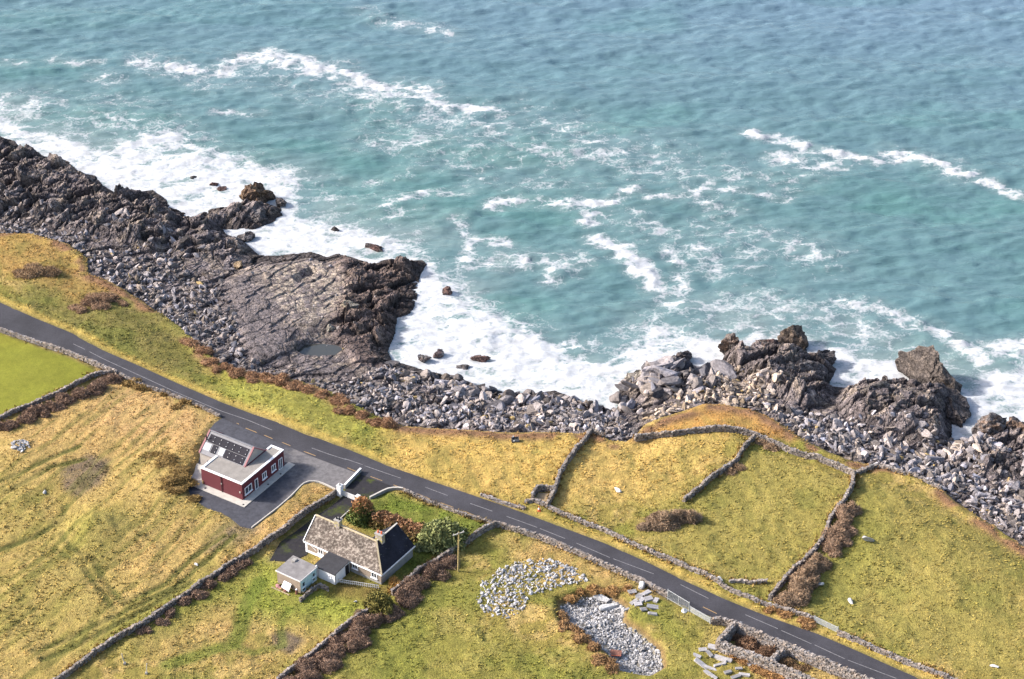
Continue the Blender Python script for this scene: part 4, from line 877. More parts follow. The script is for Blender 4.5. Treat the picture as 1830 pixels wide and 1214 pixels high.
for i in (0, 1, 2, 4):
    o = panel(ys[i]+.02+(.35 if i == 4 else 0), ys[i+1]-.02, .10, .47, M_SOLAR, 'solar_panel'); clips(o, ys[i]+.5, .36); clips(o, ys[i]+.5, .18)
panel(ys[3]+.15, ys[4]-.2, .14, .47, M_SKYL, 'skylight', .07); panel(ys[5]+.3, ys[6]+.3, .12, .44, M_SKYL, 'skylight', .06)
m = MB(); c_ = onroof(.55, ys[6]+.35, 0); m.tube(c_, (c_[0], c_[1], c_[2]+1.1), .11); m.build('flue', M_DARK, rf)
WN = [(.055,.22,.8,2.35,1,0),(.29,.365,.05,2.35,0,1),(.47,.57,.95,2.35,1,0),(.69,.79,.95,2.35,1,0),(.86,.955,.05,2.45,1,1)]
for u0, u1, z0, z1, mu, dr in WN: window(b1, 'x', 0, u0*LB, u1*LB, z0, z1, -1, mu, bool(dr))
m = MB(); m.tube((-.1, LA*.5, .1), (-.1, LA*.5, HP-.2), .06); m.box(-.14, -.02, LA*.5-.08, LA*.5+.08, HP-.5, HP-.25); m.build('drainpipe', M_DARK, b1)
m = MB(); m.box(-.14, -.02, .35, .6, 1.6, 1.9); m.build('wall_lamp', M_CONC, b1)
m = MB(); m.box(-.16, -.02, LA*.5-.12, LA*.5+.12, 1.9, 2.2); m.build('meter_box', M_CONC2, b1)
m = MB(); m.box(-.12, -.02, LA-.35, LA-.1, .2, .9); m.build('gas_box', M_YLINE, b1)
m = MB(); m.box(HX0-.1, HX0-.02, HY1-1.9, HY1-1.7, 1.4, 1.65); m.build('vent', M_DARK, b1)
pl = kind(link('footpath', None, None, (*Fp, Z_LAND), ang), 'structure')
m = MB(); m.box(-1.5, -.002, -1.5, LA+1.5, .0, .11); m.box(0, LB+1.3, -1.5, -.002, .0, .108); m.box(-.002, HX0-.1, LA+.002, HY1+1.0, .0, .106); m.build('paving', M_CONC, pl)
for x_, y_ in ((-.9, LA*.85), (-1.0, -.9), (LB*.5, -1.), (LB*.8, -1.)): MB().box(x_-.16, x_+.16, y_-.16, y_+.16, .09, .125).build('drain_cover', M_DARK, pl)

# old cottage -------------------------------------------------------
Al, Ar = P([(547.9,985.5),(682.1,1044.8)]); HL = np.linalg.norm(Ar-Al); xd2 = (Ar-Al)/HL; ang2 = math.atan2(xd2[1], xd2[0]); yd2 = np.array([-xd2[1], xd2[0]])
ct = thing('old_cottage', 'old L-shaped cottage with lichened slate roof and two chimneys', 'house', (*Al, Z_LAND), ang2)
EH, RH, DD, WD = 2.65, 5.75, 7.0, 9.3; hd = DD/2; wx = HL-DD
m = MB(); m.prism([(0,0),(HL,0),(HL,WD),(wx,WD),(wx,DD),(0,DD)], 0, EH)
m.add([(0,0,EH),(0,DD,EH),(0,hd,RH-.12)], [(0,1,2)]); m.add([(wx,WD,EH),(HL,WD,EH),(HL-hd,WD,RH-.12)], [(0,1,2)])
m.build('wall', M_GREYW, ct)
m = MB(); m.box(.02, HL-.02, -.06, -.005, .55, EH-.05); m.build('front_render', M_TANW, ct)
m = MB(); m.box(-.08, 5.3, -.09, -.003, 0, .55); m.box(-.1, .35, -.12, -.062, 0, EH-.1); m.build('white_plinth', M_WHITE, ct); MB().box(10.0, HL-.02, -.09, -.003, 0, .5).build('grey_plinth', M_CONC2, ct)
o_ = .3; sl2 = (RH-EH)/hd; ze = EH-o_*sl2
r1_ = MB().slab([(-o_,-o_,ze),(HL+o_,-o_,ze),(HL-hd,hd,RH),(-o_,hd,RH)], .14).slab([(-o_,hd,RH),(HL-hd,hd,RH),(wx-o_,DD+o_,ze),(-o_,DD+o_,ze)], .14).build('roof', M_SLATE, ct)
r2_ = MB().slab([(HL+o_,-o_,ze),(HL+o_,WD+o_,ze),(HL-hd,WD+o_,RH),(HL-hd,hd,RH)], .14).slab([(HL-hd,hd,RH),(HL-hd,WD+o_,RH),(wx-o_,WD+o_,ze),(wx-o_,DD+o_,ze)], .14).build('wing_roof', M_SLATE2, ct)
r2_['label'] = 'dark slate roof of the wing, with few pale spots'
M_RIDGE = flat('ridge_tile', (.42,.34,.22), .9, 2., .2)
m = MB(); m.bar((-o_,hd,RH+.05),(HL-hd,hd,RH+.05),.32,.14); m.bar((HL-hd,hd,RH+.05),(HL+o_,-o_,ze+.06),.26,.14); m.build('ridge_tiles', M_RIDGE, r1_)
m = MB(); m.bar((HL-hd,hd+.2,RH+.05),(HL-hd,WD+o_,RH+.05),.28,.14); m.build('ridge_tiles', M_CONC, r2_)
m = MB(); m.box(-o_, HL+o_, -o_-.1, -o_+.02, ze-.2, ze+.03); m.build('gutter', M_WHITE, r1_)
m = MB(); m.box(HL+o_-.02, HL+o_+.1, -o_, WD+o_, ze-.2, ze+.03); m.build('gutter', M_DWHITE, r2_)
m = MB(); m.bar((-o_-.06,-o_,ze+.02),(-o_-.06,hd,RH+.04),.12,.22); m.build('bargeboard', M_WHITE, r1_)
for x_, y_, w_, mt_ in ((.36*(HL-hd), hd, .55, M_LICH), (HL-hd+.1, hd+.9, .75, M_LICH)):
    m = MB(); m.box(x_-w_, x_+w_, y_-.45, y_+.45, RH-1.4, RH+1.1); ch = m.build('chimney', mt_, ct)
    MB().box(x_-w_-.1, x_+w_+.1, y_-.55, y_+.55, RH+1.1, RH+1.25).build('cap', M_CONC2, ch)
    for k_ in (-.5, .5): MB().tube((x_+k_*w_, y_, RH+1.25), (x_+k_*w_, y_, RH+1.75), .17, .13).build('chimney_pot', M_ORANGE if x_ > 8 else M_DARK, ch)
for u0, u1, z0, z1 in ((2.7,3.9,.9,2.2),(10.3,11.5,1.0,2.2),(14.4,15.7,.85,2.2)): window(ct, 'x', -.06, u0, u1, z0, z1, -1, 1)
m = MB(); m.bar((.5,-.12,2.4),(2.3,-.12,1.2),.1); m.build('downpipe', M_WHITE, ct)
# porch shed on the cottage front
sh = thing('white_shed', 'small white shed with black felt roof built against the cottage front', 'shed', (*(Al+xd2*5.5+yd2*-4.6), Z_LAND), ang2)
SW, SD_ = 4.4, 4.2
MB().prism([(0,0),(SW,0),(SW,SD_),(0,SD_)], 0, 2.3).build('wall', M_WHITE, sh)
MB().slab([(-.15,-.2,2.36),(SW+.15,-.2,2.36),(SW+.15,SD_+.05,2.62),(-.15,SD_+.05,2.62)], .12).build('roof', M_FELT, sh)
window(sh, 'x', 0, 3.1, 3.6, 1.15, 1.65, -1, 0)
m = MB(); m.box(SW+.002, SW+.05, SD_-1.2, SD_-.2, .05, 2.1); m.build('door', M_DARK, sh)
m = MB(); m.tube((SW+.06,.12,0),(SW+.06,.12,2.3),.07); m.build('downpipe', M_CONC2, sh)
# grey shed
Gp = P([(537.5,1060.5)])[0]; gs = thing('grey_shed', 'grey concrete shed with flat roof and turquoise doors', 'shed', (*(Gp-xd2*5.1), Z_LAND), ang2)
GW, GD, GH = 5.1, 4.6, 2.75
MB().prism([(0,0),(GW,0),(GW,GD),(0,GD)], 0, GH).build('wall', M_TANW, gs)
MB().slab([(-.12,-.12,GH+.12),(GW+.12,-.12,GH+.02),(GW+.12,GD+.12,GH+.12),(-.12,GD+.12,GH+.2)], .1).build('roof', flat('shed_roof_felt', (.19,.175,.17), .9, .7, .3, .1), gs)
MB().box(-.16,GW+.16,-.2,-.122,GH-.12,GH+.12).box(GW+.122,GW+.2,-.2,GD+.2,GH-.1,GH+.1).build('fascia', M_DWHITE, gs)
MB().box(GW+.002,GW+.06,.05,GD-.05,0,GH-.12).build('front_boards', M_TURQ, gs)
for y0_, z0_, z1_ in ((.35,1.0,2.1),(.35,.1,.8),(3.2,1.25,2.2),(3.2,.35,1.0)): window(gs, 'y', GW+.06, y0_, y0_+.85, z0_, z1_, 1, 0, False, M_TURQ)
MB().box(.6,1.3,3.4,4.1,GH+.18,GH+.42).box(.95,1.05,3.0,3.1,GH+.15,GH+.5).build('roof_debris', M_CONC2, gs)
MB().box(GW-.1,GW+.12,GD-.12,GD+.12,GH-1.9,GH+.35).build('corner_post', M_DWHITE, gs)
jp = thing('fallen_board', 'white board leaning on junk against the grey shed', 'board', (*(Gp-xd2*2.6-yd2*.5), H(*(Gp-xd2*2.6-yd2*.5))), ang2)
MB().slab([(-.9,-.5,.5),(.8,-.6,.35),(.8,.3,1.35),(-.8,.3,1.45)], .06).build('sheet', M_WHITE, jp)
jk = thing('junk_pile', 'heap of reddish scrap and sacks at the foot of the grey shed', 'junk', (*(Gp-xd2*3.2-yd2*.9), H(*(Gp-xd2*3.2-yd2*.9))), ang2)
for i, (x_, y_, s_, mt_) in enumerate(((-1.3,.2,.55,M_PINK),(-.5,-.1,.4,M_PINK),(.1,-.2,.36,M_YLINE),(.7,-.2,.42,M_RUST),(1.3,.1,.35,M_CONC2))):
    me = npmesh('sack', PROTO[i]*np.array([s_*1.1, s_*.8, s_*.8])+np.array([0, 0, s_*.5]), IF, None, mt_); link('sack', me, jk, (x_, y_, 0))
MB().box(-2.0,1.9,-.75,-.65,0,.22).build('edging_board', M_WOOD, jk)
kg = thing('gas_cylinder', 'dark upright drum by the corner of the grey shed', 'drum', (*(Gp-xd2*.5-yd2*.5), H(*(Gp-xd2*.5-yd2*.5))), ang2)
MB().tube((0,0,0),(0,0,.95),.24,.24,12).build('body', M_RUST, kg); MB().tube((0,0,.95),(0,0,1.12),.2,.1,12).build('cap', M_WHITE, kg)
# white picket fence
fa, fb = P([(606,1041),(677,1052)]); fL = np.linalg.norm(fb-fa); fe = thing('picket_fence', 'low white picket fence in front of the cottage', 'fence', (*fa, Z_LAND-.02), math.atan2(*(fb-fa)[::-1]))
for z_ in (.25, .7): MB().box(0, fL, -.03, .03, z_-.05, z_+.05).build('rail', M_DWHITE, fe)
me = None
for i in range(int(fL/.36)+1):
    if me is None: me = MB().box(-.05, .05, -.06, -.035, 0, .85).build('picket', M_DWHITE, fe).data
    else: link('picket', me, fe, (i*.36, 0, 0))

# ------------------------------------------------------------------ concrete walls, pillars, kerbs, gates, pole, small things
def strip(px, w, h, name, label, mat, cat='wall', cap=None, step=1.0, base=-.3):
    g_ = resample(P(px), step); d = np.gradient(g_, axis=0); d /= np.linalg.norm(d, axis=1)[:, None]; n = np.c_[-d[:, 1], d[:, 0]]; k = len(g_)
    c0 = g_[0]; t = thing(name, label, cat, (*c0, Z_LAND)); g_ = g_-c0
    def sw(w2, z0, z1, nm, mt_):
        V = np.vstack([np.c_[g_-n*w2, np.full(k, z0)], np.c_[g_+n*w2, np.full(k, z0)], np.c_[g_+n*w2, np.full(k, z1)], np.c_[g_-n*w2, np.full(k, z1)]])
        F = [(a_*k+i, a_*k+i+1, b_*k+i+1, b_*k+i) for i in range(k-1) for a_, b_ in ((0, 1), (1, 2), (2, 3), (3, 0))]+[(0, k, 2*k, 3*k), (k-1, 4*k-1, 3*k-1, 2*k-1)]
        link(nm, npmesh(nm, V, np.array(F), None, mt_), t)
    sw(w/2, base, h, 'wall_body', mat)
    if cap: sw(w/2+.05, h+.002, h+.1, 'coping', cap)
    return t
strip([(450,944),(497,908),(520,888),(541,866),(549,862),(557,861),(572,863),(586,869),(600,876)], .2, .28, 'concrete_kerb', 'curved pale concrete kerb round the maroon building yard', M_CONC, 'kerb')
strip([(616,873),(645,843)], .25, .75, 'entrance_wall', 'straight white-capped wall from the gate pillar to the road', M_CONC2, 'wall', M_WHITE)
strip([(661,893),(675,886),(691,878),(707,875),(722,877)], .22, .55, 'entrance_wall', 'curved white-capped wall right of the cottage entrance', M_CONC2, 'wall', M_CONC)
strip([(631,907),(609,927)], .18, .2, 'garden_kerb', 'pale kerb between the black drive and the cottage lawn', M_CONC, 'kerb')
def pillar(px, w, h, label, fin=False):
    p = P([px])[0]; t = thing('gate_pillar', label, 'pillar', (*p, Z_LAND), ang2)
    MB().box(-w, w, -w, w, -.1, h).build('shaft', M_WHITE, t); MB().box(-w-.08, w+.08, -w-.08, w+.08, h, h+.14).build('cap', M_DWHITE, t)
    if fin: MB().tube((0,0,h+.14),(0,0,h+.6),.22,.08,8).build('finial', M_CONC2, t)
pillar((608,886), .42, 2.3, 'tall white gate pillar with a finial at the cottage entrance', True); pillar((640,897), .3, 1.3, 'short white gate pillar beside the orange-topped shrub')
def gate(pa, pb, h, label, n=6, mat=M_METAL, mesh_=False, name='field_gate', solid=False):
    a_, b_ = P([pa, pb]); L = np.linalg.norm(b_-a_); t = thing(name, label, 'gate', (*a_, max(H(*a_), H(*b_))), math.atan2(*(b_-a_)[::-1]))
    for x_ in (0, L): MB().tube((x_,0,-.4),(x_,0,h+.18),.07).build('post', mat, t)
    if solid:
        nb_ = 12; w_ = (L-.2)/nb_
        for i in range(nb_): MB().box(.1+i*w_, .1+(i+1)*w_-.02, -.03, .03, .12, h).build('board', mat, t)
        return
    for i in range(n): MB().tube((0,0,.15+(h-.15)*i/(n-1)),(L,0,.15+(h-.15)*i/(n-1)),.035 if i < n-1 else .045,n=6).build('bar', mat, t)
    for x_ in ((L/2,) if n > 2 else (L*.5,)): MB().bar((x_,0,.15),(x_,0,h),.06,.04).build('brace', mat, t)
    if mesh_:
        m = MB()
        for i in range(1, 24): m.bar((L*i/24,0,.15),(L*i/24,0,h),.012)
        for i in range(1, 12): m.bar((0,0,.15+(h-.15)*i/12),(L,0,.15+(h-.15)*i/12),.012)
        m.build('wire_mesh', M_METAL, t)
gate((611,886),(638,897), 1.25, 'solid white boarded gate across the cottage drive', mat=M_DWHITE, name='drive_gate', solid=True)
gate((1193,1073),(1231,1096), 2.0, 'tall mesh-filled metal gate frame by the roadside wall', 2, M_METAL, True, 'mesh_gate')
gate((1232,1096),(1269,1117), 1.25, 'pale barred field gate next to the ruined cottage', 7)
gate((1455,1112),(1497,1132), 1.25, 'pale barred field gate at the right side of the road', 7)
p = P([(818.7,1020.5)])[0]; up_ = thing('utility_pole', 'wooden utility pole with a crossarm at the cottage garden wall', 'pole', (*p, H(*p)), .5)
MB().tube((0,0,-.3),(.25,0,8.6),.17,.11,10).build('pole', M_POLEW, up_); MB().box(-.9,1.3,-.07,.07,8.2,8.36).build('crossarm', M_CONC, up_)
for x_ in (-.8, .1, 1.15): MB().tube((x_,0,8.36),(x_,0,8.6),.06,.05,6).build('insulator', M_DWHITE, up_)
for pa, lean, lab in (((223,1187), -.3, 'leaning pale gatepost at the lower left wall gap'), ((262,1207), .25, 'pale gatepost at the lower left edge of the cottage field')):
    p = P([pa])[0]; t = thing('gatepost', lab, 'post', (*p, H(*p))); MB().tube((0,0,-.2),(lean,0,2.3),.09,.08,6).build('post', M_CONC, t); MB().box(-.2,.2,-.2,.2,-.1,.35).build('footing', M_CONC2, t)
p = P([(963,914)])[0]; t = thing('traffic_cone', 'orange and white traffic cone on the verge by the stone pen', 'cone', (*p, H(*p)))
MB().box(-.3,.3,-.3,.3,0,.08).build('base', M_ORANGE, t); MB().tube((0,0,.08),(0,0,.4),.24,.19,12).tube((0,0,.75),(0,0,1.05),.11,.05,12).build('body', M_ORANGE, t); MB().tube((0,0,.4),(0,0,.75),.19,.11,12).build('white_band', M_WHITE, t)
p = P([(921,791)])[0]; t = thing('dark_trough', 'small dark square trough in the grass above the boulder beach', 'trough', (*p, H(*p)-.1), .1)
MB().box(-.7,.7,-.8,-.65,0,.7).box(-.7,.7,.65,.8,0,.7).box(-.7,-.56,-.648,.648,0,.7).box(.56,.7,-.648,.648,0,.7).build('rim', M_FELT, t); MB().box(-.558,.558,-.647,.647,0,.45).build('water', M_POOL, t)
for y_ in (-.7, .7): MB().box(-.4,-.25,y_-.08,y_+.08,.7,.95).build('white_block', M_WHITE, t)

# ------------------------------------------------------------------ shrubs, brambles, tree
rl = np.random.default_rng(55)
def foliage(blobs, leaf, dens, cols, twig=False, top=None):
    Vs, Cs = [], []
    for (c, r) in blobs:
        c = np.array(c); r = np.array(r); n = int(dens*(r[0]*r[1]+r[0]*r[2]+r[1]*r[2])*2.2/leaf**2*.5)+60
        d = rl.normal(size=(n, 3)); d[:, 2] = np.abs(d[:, 2])*1.0-.12; d /= np.linalg.norm(d, axis=1)[:, None]
        k_ = 5.; cl = fbm(d[:, 0]*k_*.6+c[0]+d[:, 2]*2, d[:, 1]*k_*.6+c[1]-d[:, 2]*2, 77, 3)
        rad = (.62+.62*cl)*rl.uniform(.72, 1.04, n)**.6
        p = c+d*rad[:, None]*r
        if twig:
            u = d*.55+rl.normal(size=(n, 3))*.75; u[:, 2] = np.abs(u[:, 2])*.8+.05
        else: u = rl.normal(size=(n, 3))
        u /= np.linalg.norm(u, axis=1)[:, None]; w_ = np.cross(u, rl.normal(size=(n, 3))); w_ /= np.linalg.norm(w_, axis=1)[:, None]
        sz = leaf*rl.uniform(.6, 1.4, n)[:, None]; a_ = sz*(1.5 if twig else .7); b_ = sz*(.22 if twig else .55)
        Vs.append(np.stack([p-u*a_-w_*b_, p-u*a_+w_*b_, p+u*a_+w_*b_*(.5 if twig else 1), p+u*a_-w_*b_*(.5 if twig else 1)], 1).reshape(-1, 3))
        t = rl.uniform(size=n)[:, None]; cc = np.array(cols[0])*(1-t)+np.array(cols[1])*t
        if top is not None:
            f = sstep(.35, .75, d[:, 2]*rad+rl.normal(0, .12, n))[:, None]; cc = cc*(1-f)+np.array(top)*rl.uniform(.7, 1.25, (n, 1))*f
        Cs.append(np.repeat(cc*1.6, 4, 0))
    V = np.vstack(Vs); return V, np.arange(len(V)).reshape(-1, 4), np.vstack(Cs)
GROW = 1.06
def shrub(name, label, cat, items, leaf, dens, cols, twig=False, top=None, trunk=0, zoff=-.15, group=None):
    """items: (px, rx, ry, h) blobs whose foot stands on the ground"""
    g_ = P([i[0] for i in items]); zz = H(g_[:, 0], g_[:, 1]); c0 = np.array([*g_[0], zz[0]])
    t = thing(name, label, cat, tuple(c0), 0, group); bl = []; cores = []
    for (i, gp, z_) in zip(items, g_, zz): bl.append(((gp[0]-c0[0], gp[1]-c0[1], z_-c0[2]+zoff+trunk), (i[1], i[2], i[3]-trunk)))
    if len(bl) > 1 and not trunk:
        nb_ = []
        for c, r in bl:
            for q_ in range(4):
                f_ = rl.uniform(.45, .95); o2 = rl.normal(0, .42, 2); nb_.append(((c[0]+o2[0]*r[0], c[1]+o2[1]*r[1], c[2]), (r[0]*f_, r[1]*f_, r[2]*rl.uniform(.45, 1.1))))
        bl = nb_
    bl = [(c, (r[0]*GROW, r[1]*GROW, r[2]*(GROW+.12))) for c, r in bl]
    V, F, cc = foliage(bl, leaf, dens*1.5, cols, twig, top)
    for c, r in bl:
        u_ = IV*np.array(r)*.74; nz = fbm(IV[:, 0]*2+c[0], IV[:, 1]*2+c[1]+IV[:, 2], 91, 2); u_ = u_*(.75+.5*nz)[:, None]+np.array(c)
        F = np.vstack([F, (np.c_[IF, IF[:, 2]])+len(V)]) if False else F
        cores.append((u_, np.array(cols[0])*.5+np.array(cols[1])*.5))
    cv = np.vstack([a_ for a_, _ in cores]); cf = np.vstack([IF+len(IV)*i for i in range(len(cores))]); ccol = np.vstack([np.tile(b_*1.1, (len(IV), 1)) for _, b_ in cores])
    kind(link('inner_growth', npmesh('inner_growth', cv, cf, ccol, M_LEAF), t), 'stuff')
    link('crown', npmesh('crown', V, F, cc, M_LEAF), t)
    m = MB()
    for (c, r) in bl:
        for q_ in range(5):
            a_ = rl.uniform(0, 6.28); m.tube((c[0]+.1*math.cos(a_), c[1]+.1*math.sin(a_), c[2]-trunk-.1), (c[0]+r[0]*.6*math.cos(a_), c[1]+r[1]*.6*math.sin(a_), c[2]+r[2]*rl.uniform(.4, .7)), .06+.05*trunk, .02, 5)
        if trunk: m.tube((c[0], c[1], c[2]-trunk-.2), (c[0], c[1], c[2]+r[2]*.4), .2, .09, 7)
    o = m.build('trunk' if trunk else 'stems', M_TWIG, t)
    if len(bl) > 1 or not trunk: kind(o, 'stuff')
    return t
BRM = ((.075,.042,.032), (.19,.115,.075)); DBR = ((.07,.045,.032), (.18,.115,.08)); RUSTC = (.20,.098,.042); GRN = ((.03,.045,.014), (.10,.125,.03)); OLV = ((.045,.042,.012), (.14,.115,.03))
shrub('garden_shrub', 'tall round shrub with rusty orange top beside the drive gate', 'shrub', [((648,929),2.4,2.1,4.6)], .19, 1.7, GRN, False, RUSTC, .4)
for px, a_, h_, lab in (((683,936),1.9,2.7,'orange-brown garden shrub next to the tallest orange-topped one'),((705,943),1.9,2.5,'second orange-brown shrub in the middle of the cottage hedge'),((726,951),2.1,2.4,'third orange-brown shrub of the hedge, behind the chimney wing'),((750,957),2.2,2.1,'rusty brown shrub at the end of the hedge by the green tree')):
    shrub('garden_shrub', lab, 'shrub', [(px, a_*1.35, a_*1.0, h_*.9)], .19, 1.7, ((.05,.05,.018),(.15,.10,.035)), False, (.185,.10,.052), .3, group='orange-topped garden shrubs')
shrub('green_tree', 'large grey-green bushy tree at the corner of the cottage garden', 'tree', [((790,970),4.2,3.3,4.2),((772,975),2.6,2.3,2.8),((812,968),2.6,2.3,3.3)], .25, 1.7, ((.06,.068,.024), (.165,.17,.066)), trunk=.6)
shrub('small_bush', 'small pale green bush beside the cottage gable', 'shrub', [((749,982),.95,.9,1.3)], .18, 1.6, ((.08,.09,.035), (.18,.18,.09)))
shrub('small_bush', 'small dark green bush on the drive corner by the lawn', 'shrub', [((628,926),1.1,1.0,1.3)], .2, 1.6, ((.015,.025,.008), (.05,.07,.015)))
shrub('orange_grass_clump', 'orange grass clump at the cottage corner by the garden wall', 'plant', [((712,1047),1.2,1.1,1.3),((704,1053),.8,.8,.8)], .2, 1.5, ((.17,.095,.03), (.30,.17,.055)), True)
shrub('dark_bush', 'dark olive bush where the cottage walls meet', 'shrub', [((676,1086),2.5,2.2,3.3),((688,1096),1.6,1.5,2.2),((668,1080),1.5,1.4,2.1)], .19, 1.8, OLV, trunk=.4)
shrub('bramble_thicket', 'purple-brown bramble thicket outside the cottage garden wall', 'brambles', [((797,1008),2.0,1.6,1.7),((782,1020),2.2,1.7,1.8),((765,1032),2.2,1.8,1.9),((748,1045),2.3,1.9,2.0),((730,1060),2.4,2.,2.0),((712,1076),2.3,2.,1.9),((700,1092),2.,1.8,1.6)], .19, 1.6, ((.065,.042,.03), (.17,.11,.078)), True)
shrub('bramble_thicket', 'brown bramble thicket along the pale wall at the bottom', 'brambles', [((660,1110),2.2,1.9,1.9),((642,1125),2.2,1.9,1.9),((622,1140),2.3,1.9,2.0),((602,1158),2.4,2.,2.0),((583,1176),2.4,2.,2.),((562,1195),2.5,2.,2.),((543,1212),2.5,2.,2.),((525,1230),2.5,2.,2.)], .19, 1.6, DBR, True)
shrub('bramble_hedge', 'brown bramble hedge along the wall between the coastal fields, lower part', 'brambles', [((1468,1004),2.0,2.0,2.0),((1456,1020),2.3,2.2,2.2),((1443,1036),2.5,2.2,2.4),((1430,1052),2.6,2.2,2.4),((1415,1068),2.7,2.2,2.3),((1402,1082),2.6,2.,2.0)], .19, 1.7, ((.10,.068,.044), (.23,.155,.098)), True)
shrub('bramble_hedge', 'brown bramble hedge along the wall between the coastal fields, upper part', 'brambles', [((1518,918),1.6,1.7,1.7),((1514,934),1.9,1.9,1.9),((1507,952),2.0,2.,2.),((1500,968),2.,2.,1.8),((1490,984),2.1,1.9,1.8)], .19, 1.6, ((.10,.066,.044), (.23,.152,.10)), True)
shrub('lone_bramble', 'oval brown bramble mound in the middle of the coastal field', 'brambles', [((1180,934),2.6,1.9,1.8),((1202,930),3.0,2.2,2.3),((1226,924),2.4,2.0,2.1),((1160,938),1.8,1.4,1.)], .19, 1.7, ((.10,.07,.046), (.23,.158,.102)), True)
shrub('bramble_hedge', 'dark brown hedge under the wall of the bright green field', 'brambles', [((195,682),2.0,1.6,1.4),((172,694),2.0,1.6,1.5),((148,706),2.1,1.6,1.6),((124,716),2.1,1.6,1.6),((100,727),2.,1.6,1.5),((76,738),2.,1.5,1.4),((52,748),2.,1.5,1.3),((26,758),2.,1.5,1.2),((0,768),2.,1.5,1.2)], .19, 1.6, DBR, True)
shrub('bramble_hedge', 'low dark brown growth along the long overgrown wall', 'brambles', [((440,1008),1.3,1.,1.1),((420,1020),1.4,1.1,1.),((398,1034),1.4,1.1,1.1),((376,1048),1.4,1.1,1.),((354,1064),1.3,1.1,1.),((332,1080),1.3,1.1,.9),((308,1096),1.2,1.,.9),((284,1112),1.2,1.,.8),((260,1126),1.1,1.,.7)], .22, 1.5, DBR, True)
shrub('scrub_bank', 'dark olive scrub on the bank left of the maroon building', 'scrub', [((296,840),2.6,1.8,.6),((310,858),2.9,1.9,.65),((322,878),2.4,1.7,.6),((342,896),1.8,1.3,.45),((302,882),2.2,1.5,.4),((284,820),2.0,1.5,.4)], .19, 1.4, ((.085,.055,.02), (.20,.13,.045)), True)
shrub('coastal_scrub', 'brown scrub patch on the coastal strip at the far left', 'scrub', [((60,488),2.6,1.9,1.0),((82,485),2.4,1.8,1.0),((40,490),2.2,1.6,.8)], .19, 1.4, ((.11,.07,.042), (.22,.145,.08)), True)
shrub('coastal_scrub', 'brown scrub mound above the boulders on the left coastal strip', 'scrub', [((150,545),2.2,1.7,1.0),((170,540),2.8,2.,1.4),((192,532),2.6,1.9,1.3),((210,540),1.8,1.4,.8)], .19, 1.4, ((.10,.06,.04), (.22,.14,.085)), True)
shrub('heather_bank', 'reddish brown heather along the coast edge above the slab', 'heather', [((x_, y_), 1.6, 1.3, .9) for x_, y_ in ((345,616),(362,630),(380,652),(400,664),(425,672),(450,676),(478,680))], .22, 1.4, ((.12,.065,.04), (.24,.14,.075)), True)
shrub('heather_bank', 'reddish brown heather along the coast edge above the boulder beach', 'heather', [((x_, y_), 1.7, 1.4, 1.0) for x_, y_ in ((500,683),(525,690),(550,700),(575,708),(600,720),(622,735),(645,745),(668,758),(690,764))], .22, 1.4, ((.12,.065,.04), (.24,.14,.075)), True)
shrub('ruin_brambles', 'dense dark brambles inside the near room of the ruin', 'brambles', [((1330,1152),2.0,1.6,1.3),((1350,1160),2.1,1.7,1.4),((1368,1168),1.9,1.6,1.2),((1312,1143),1.4,1.2,1.0)], .19, 1.6, ((.06,.035,.022), (.19,.11,.065)), True)
shrub('ruin_brambles', 'brown brambles inside the far room of the ruin', 'brambles', [((1408,1183),1.7,1.4,.9),((1430,1196),1.5,1.3,.6),((1500,1222),1.8,1.4,.6)], .19, 1.5, ((.07,.042,.026), (.19,.12,.06)), True)
shrub('orange_scrub', 'orange-brown growth at the outside of the ruin wall', 'scrub', [((1310,1172),1.3,1.,.7),((1335,1180),1.5,1.1,.8),((1365,1198),1.6,1.2,.9),((1392,1210),1.7,1.2,.9),((1420,1222),1.7,1.2,.8)], .22, 1.4, ((.13,.07,.03), (.27,.15,.06)), True)
shrub('pit_scrub', 'brown withered growth on the lower left lip of the rubble pit', 'scrub', [((1000,1098),1.2,1.2,.9),((1012,1126),1.5,1.2,1.0),((1034,1142),1.6,1.3,1.0),((1056,1160),1.4,1.2,1.0),((1078,1182),1.5,1.2,1.0),((1096,1196),1.2,1.,.8)], .22, 1.5, ((.09,.055,.03), (.25,.145,.065)), True)
shrub('pit_scrub', 'orange withered growth on the upper lip of the rubble pit', 'scrub', [((1016,1062),1.3,1.,.7),((1040,1054),1.4,1.,.7),((1062,1052),1.3,1.,.7),((1100,1058),1.3,1.,.8),((1122,1056),1.3,1.,.6)], .22, 1.5, ((.12,.07,.03), (.30,.175,.07)), True)
shrub('wall_scrub', 'small brown scrub at the upper end of the wall between the coastal fields', 'scrub', [((1362,792),1.2,1.,.8),((1376,800),1.2,1.,.7),((1322,834),1.,.9,.7),((1308,842),1.1,.9,.7)], .22, 1.4, ((.12,.08,.05), (.26,.17,.10)), True)
shrub('roadside_scrub', 'orange-brown scrub at the roadside by the right-hand field gate', 'scrub', [((1448,1118),1.3,1.,.8),((1436,1108),1.2,.9,.7),((1404,1098),1.2,1.,.7),((1386,1092),1.2,1.,.7)], .22, 1.4, ((.13,.075,.035), (.28,.16,.07)), True)
shrub('roadside_scrub', 'brown scrub on the roadside left of the maroon building', 'scrub', [((252,692),1.4,1.1,.9),((232,682),1.4,1.1,.9),((294,704),1.0,.9,.7),((330,722),1.3,1.,.8),((315,728),1.2,1.,.7)], .22, 1.5, ((.09,.06,.025), (.22,.14,.05)), True)

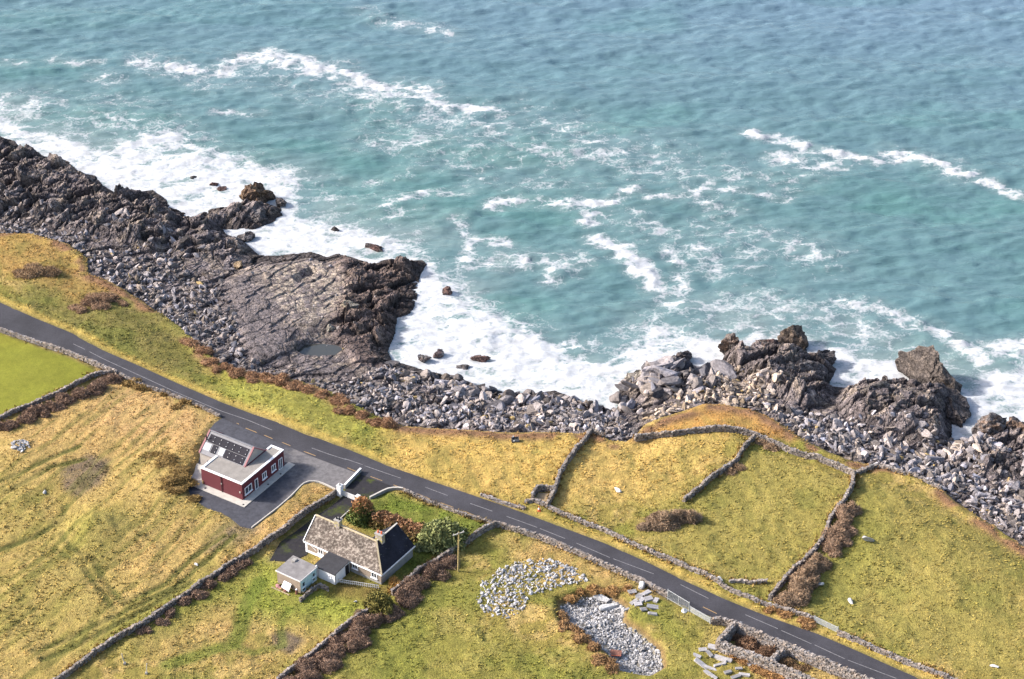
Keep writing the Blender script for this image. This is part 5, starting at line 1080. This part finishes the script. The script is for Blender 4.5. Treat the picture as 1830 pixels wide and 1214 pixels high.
# ------------------------------------------------------------------ grass tufts
rt = np.random.default_rng(66)
NT = 190000
pt = rt.uniform([-125, -125], [125, 100], (NT, 2)); k = inside(pt[:, 0], pt[:, 1], LANDPOLY); pt = pt[k]
gi = np.clip(((pt[:, 0]-GX0)/GS).astype(int), 0, NX-1)+np.clip(((pt[:, 1]-GY0)/GS).astype(int), 0, NY-1)*NX
blk = np.maximum.reduce([hard, m_lawn, m_pit])[gi]; foot = inside(pt[:, 0], pt[:, 1], np.array([Al, Ar, Ar+yd2*WD, Al+yd2*WD]))
ok = (blk < .25) & ~foot & (n2[gi]+rt.normal(0, .12, len(gi)) > .44); pt = pt[ok]; gi = gi[ok]; n = len(pt)
hh = rt.uniform(.10, .30, n)*(.6+.8*n1[gi])
wl = []
for w_ in WALLS:
    g_ = resample(P(w_[0]), .22); g_ = np.repeat(g_, 4, 0)+rt.normal(0, .5, (len(g_)*4, 2)); wl.append(g_)
wl = np.vstack(wl); gw = np.clip(((wl[:, 0]-GX0)/GS).astype(int), 0, NX-1)+np.clip(((wl[:, 1]-GY0)/GS).astype(int), 0, NY-1)*NX
kw = (hard[gw] < .5) & IL[gw] & (fbm(wl[:, 0]/4, wl[:, 1]/4, 95, 2) > .38); wl = wl[kw]; gw = gw[kw]
pt = np.vstack([pt, wl]); gi = np.r_[gi, gw]; hh = np.r_[hh, rt.uniform(.3, .8, len(wl))]; n = len(pt)
base_c = C[gi]; base_c[-len(wl):] = base_c[-len(wl):]*.45+np.array((.27,.165,.08))*.55
tc = base_c*rt.uniform(.8, 1.45, (n, 1))*np.array((1.04, 1., .92))
zz = H(pt[:, 0], pt[:, 1])-.04; Vt = []
for q_ in range(3):
    a_ = rt.uniform(0, 6.28, n); w_ = rt.uniform(.10, .2, n); ln = rt.uniform(.1, .4, n)
    bx_, by_ = np.cos(a_)*w_, np.sin(a_)*w_; lx = rt.normal(.12, .25, n); ly = rt.normal(-.05, .25, n)
    Vt.append(np.stack([np.c_[pt[:, 0]-bx_, pt[:, 1]-by_, zz], np.c_[pt[:, 0]+bx_, pt[:, 1]+by_, zz], np.c_[pt[:, 0]+lx, pt[:, 1]+ly, zz+hh]], 1))
V = np.concatenate(Vt, 1).reshape(-1, 3); cc = np.repeat(tc, 9, 0)
o = kind(link('grass_tufts', npmesh('grass_tufts', V, np.arange(len(V)).reshape(-1, 3), cc, M_LEAF)), 'stuff')
o['label'] = 'rough winter grass tufts covering the fields'; o['category'] = 'grass'
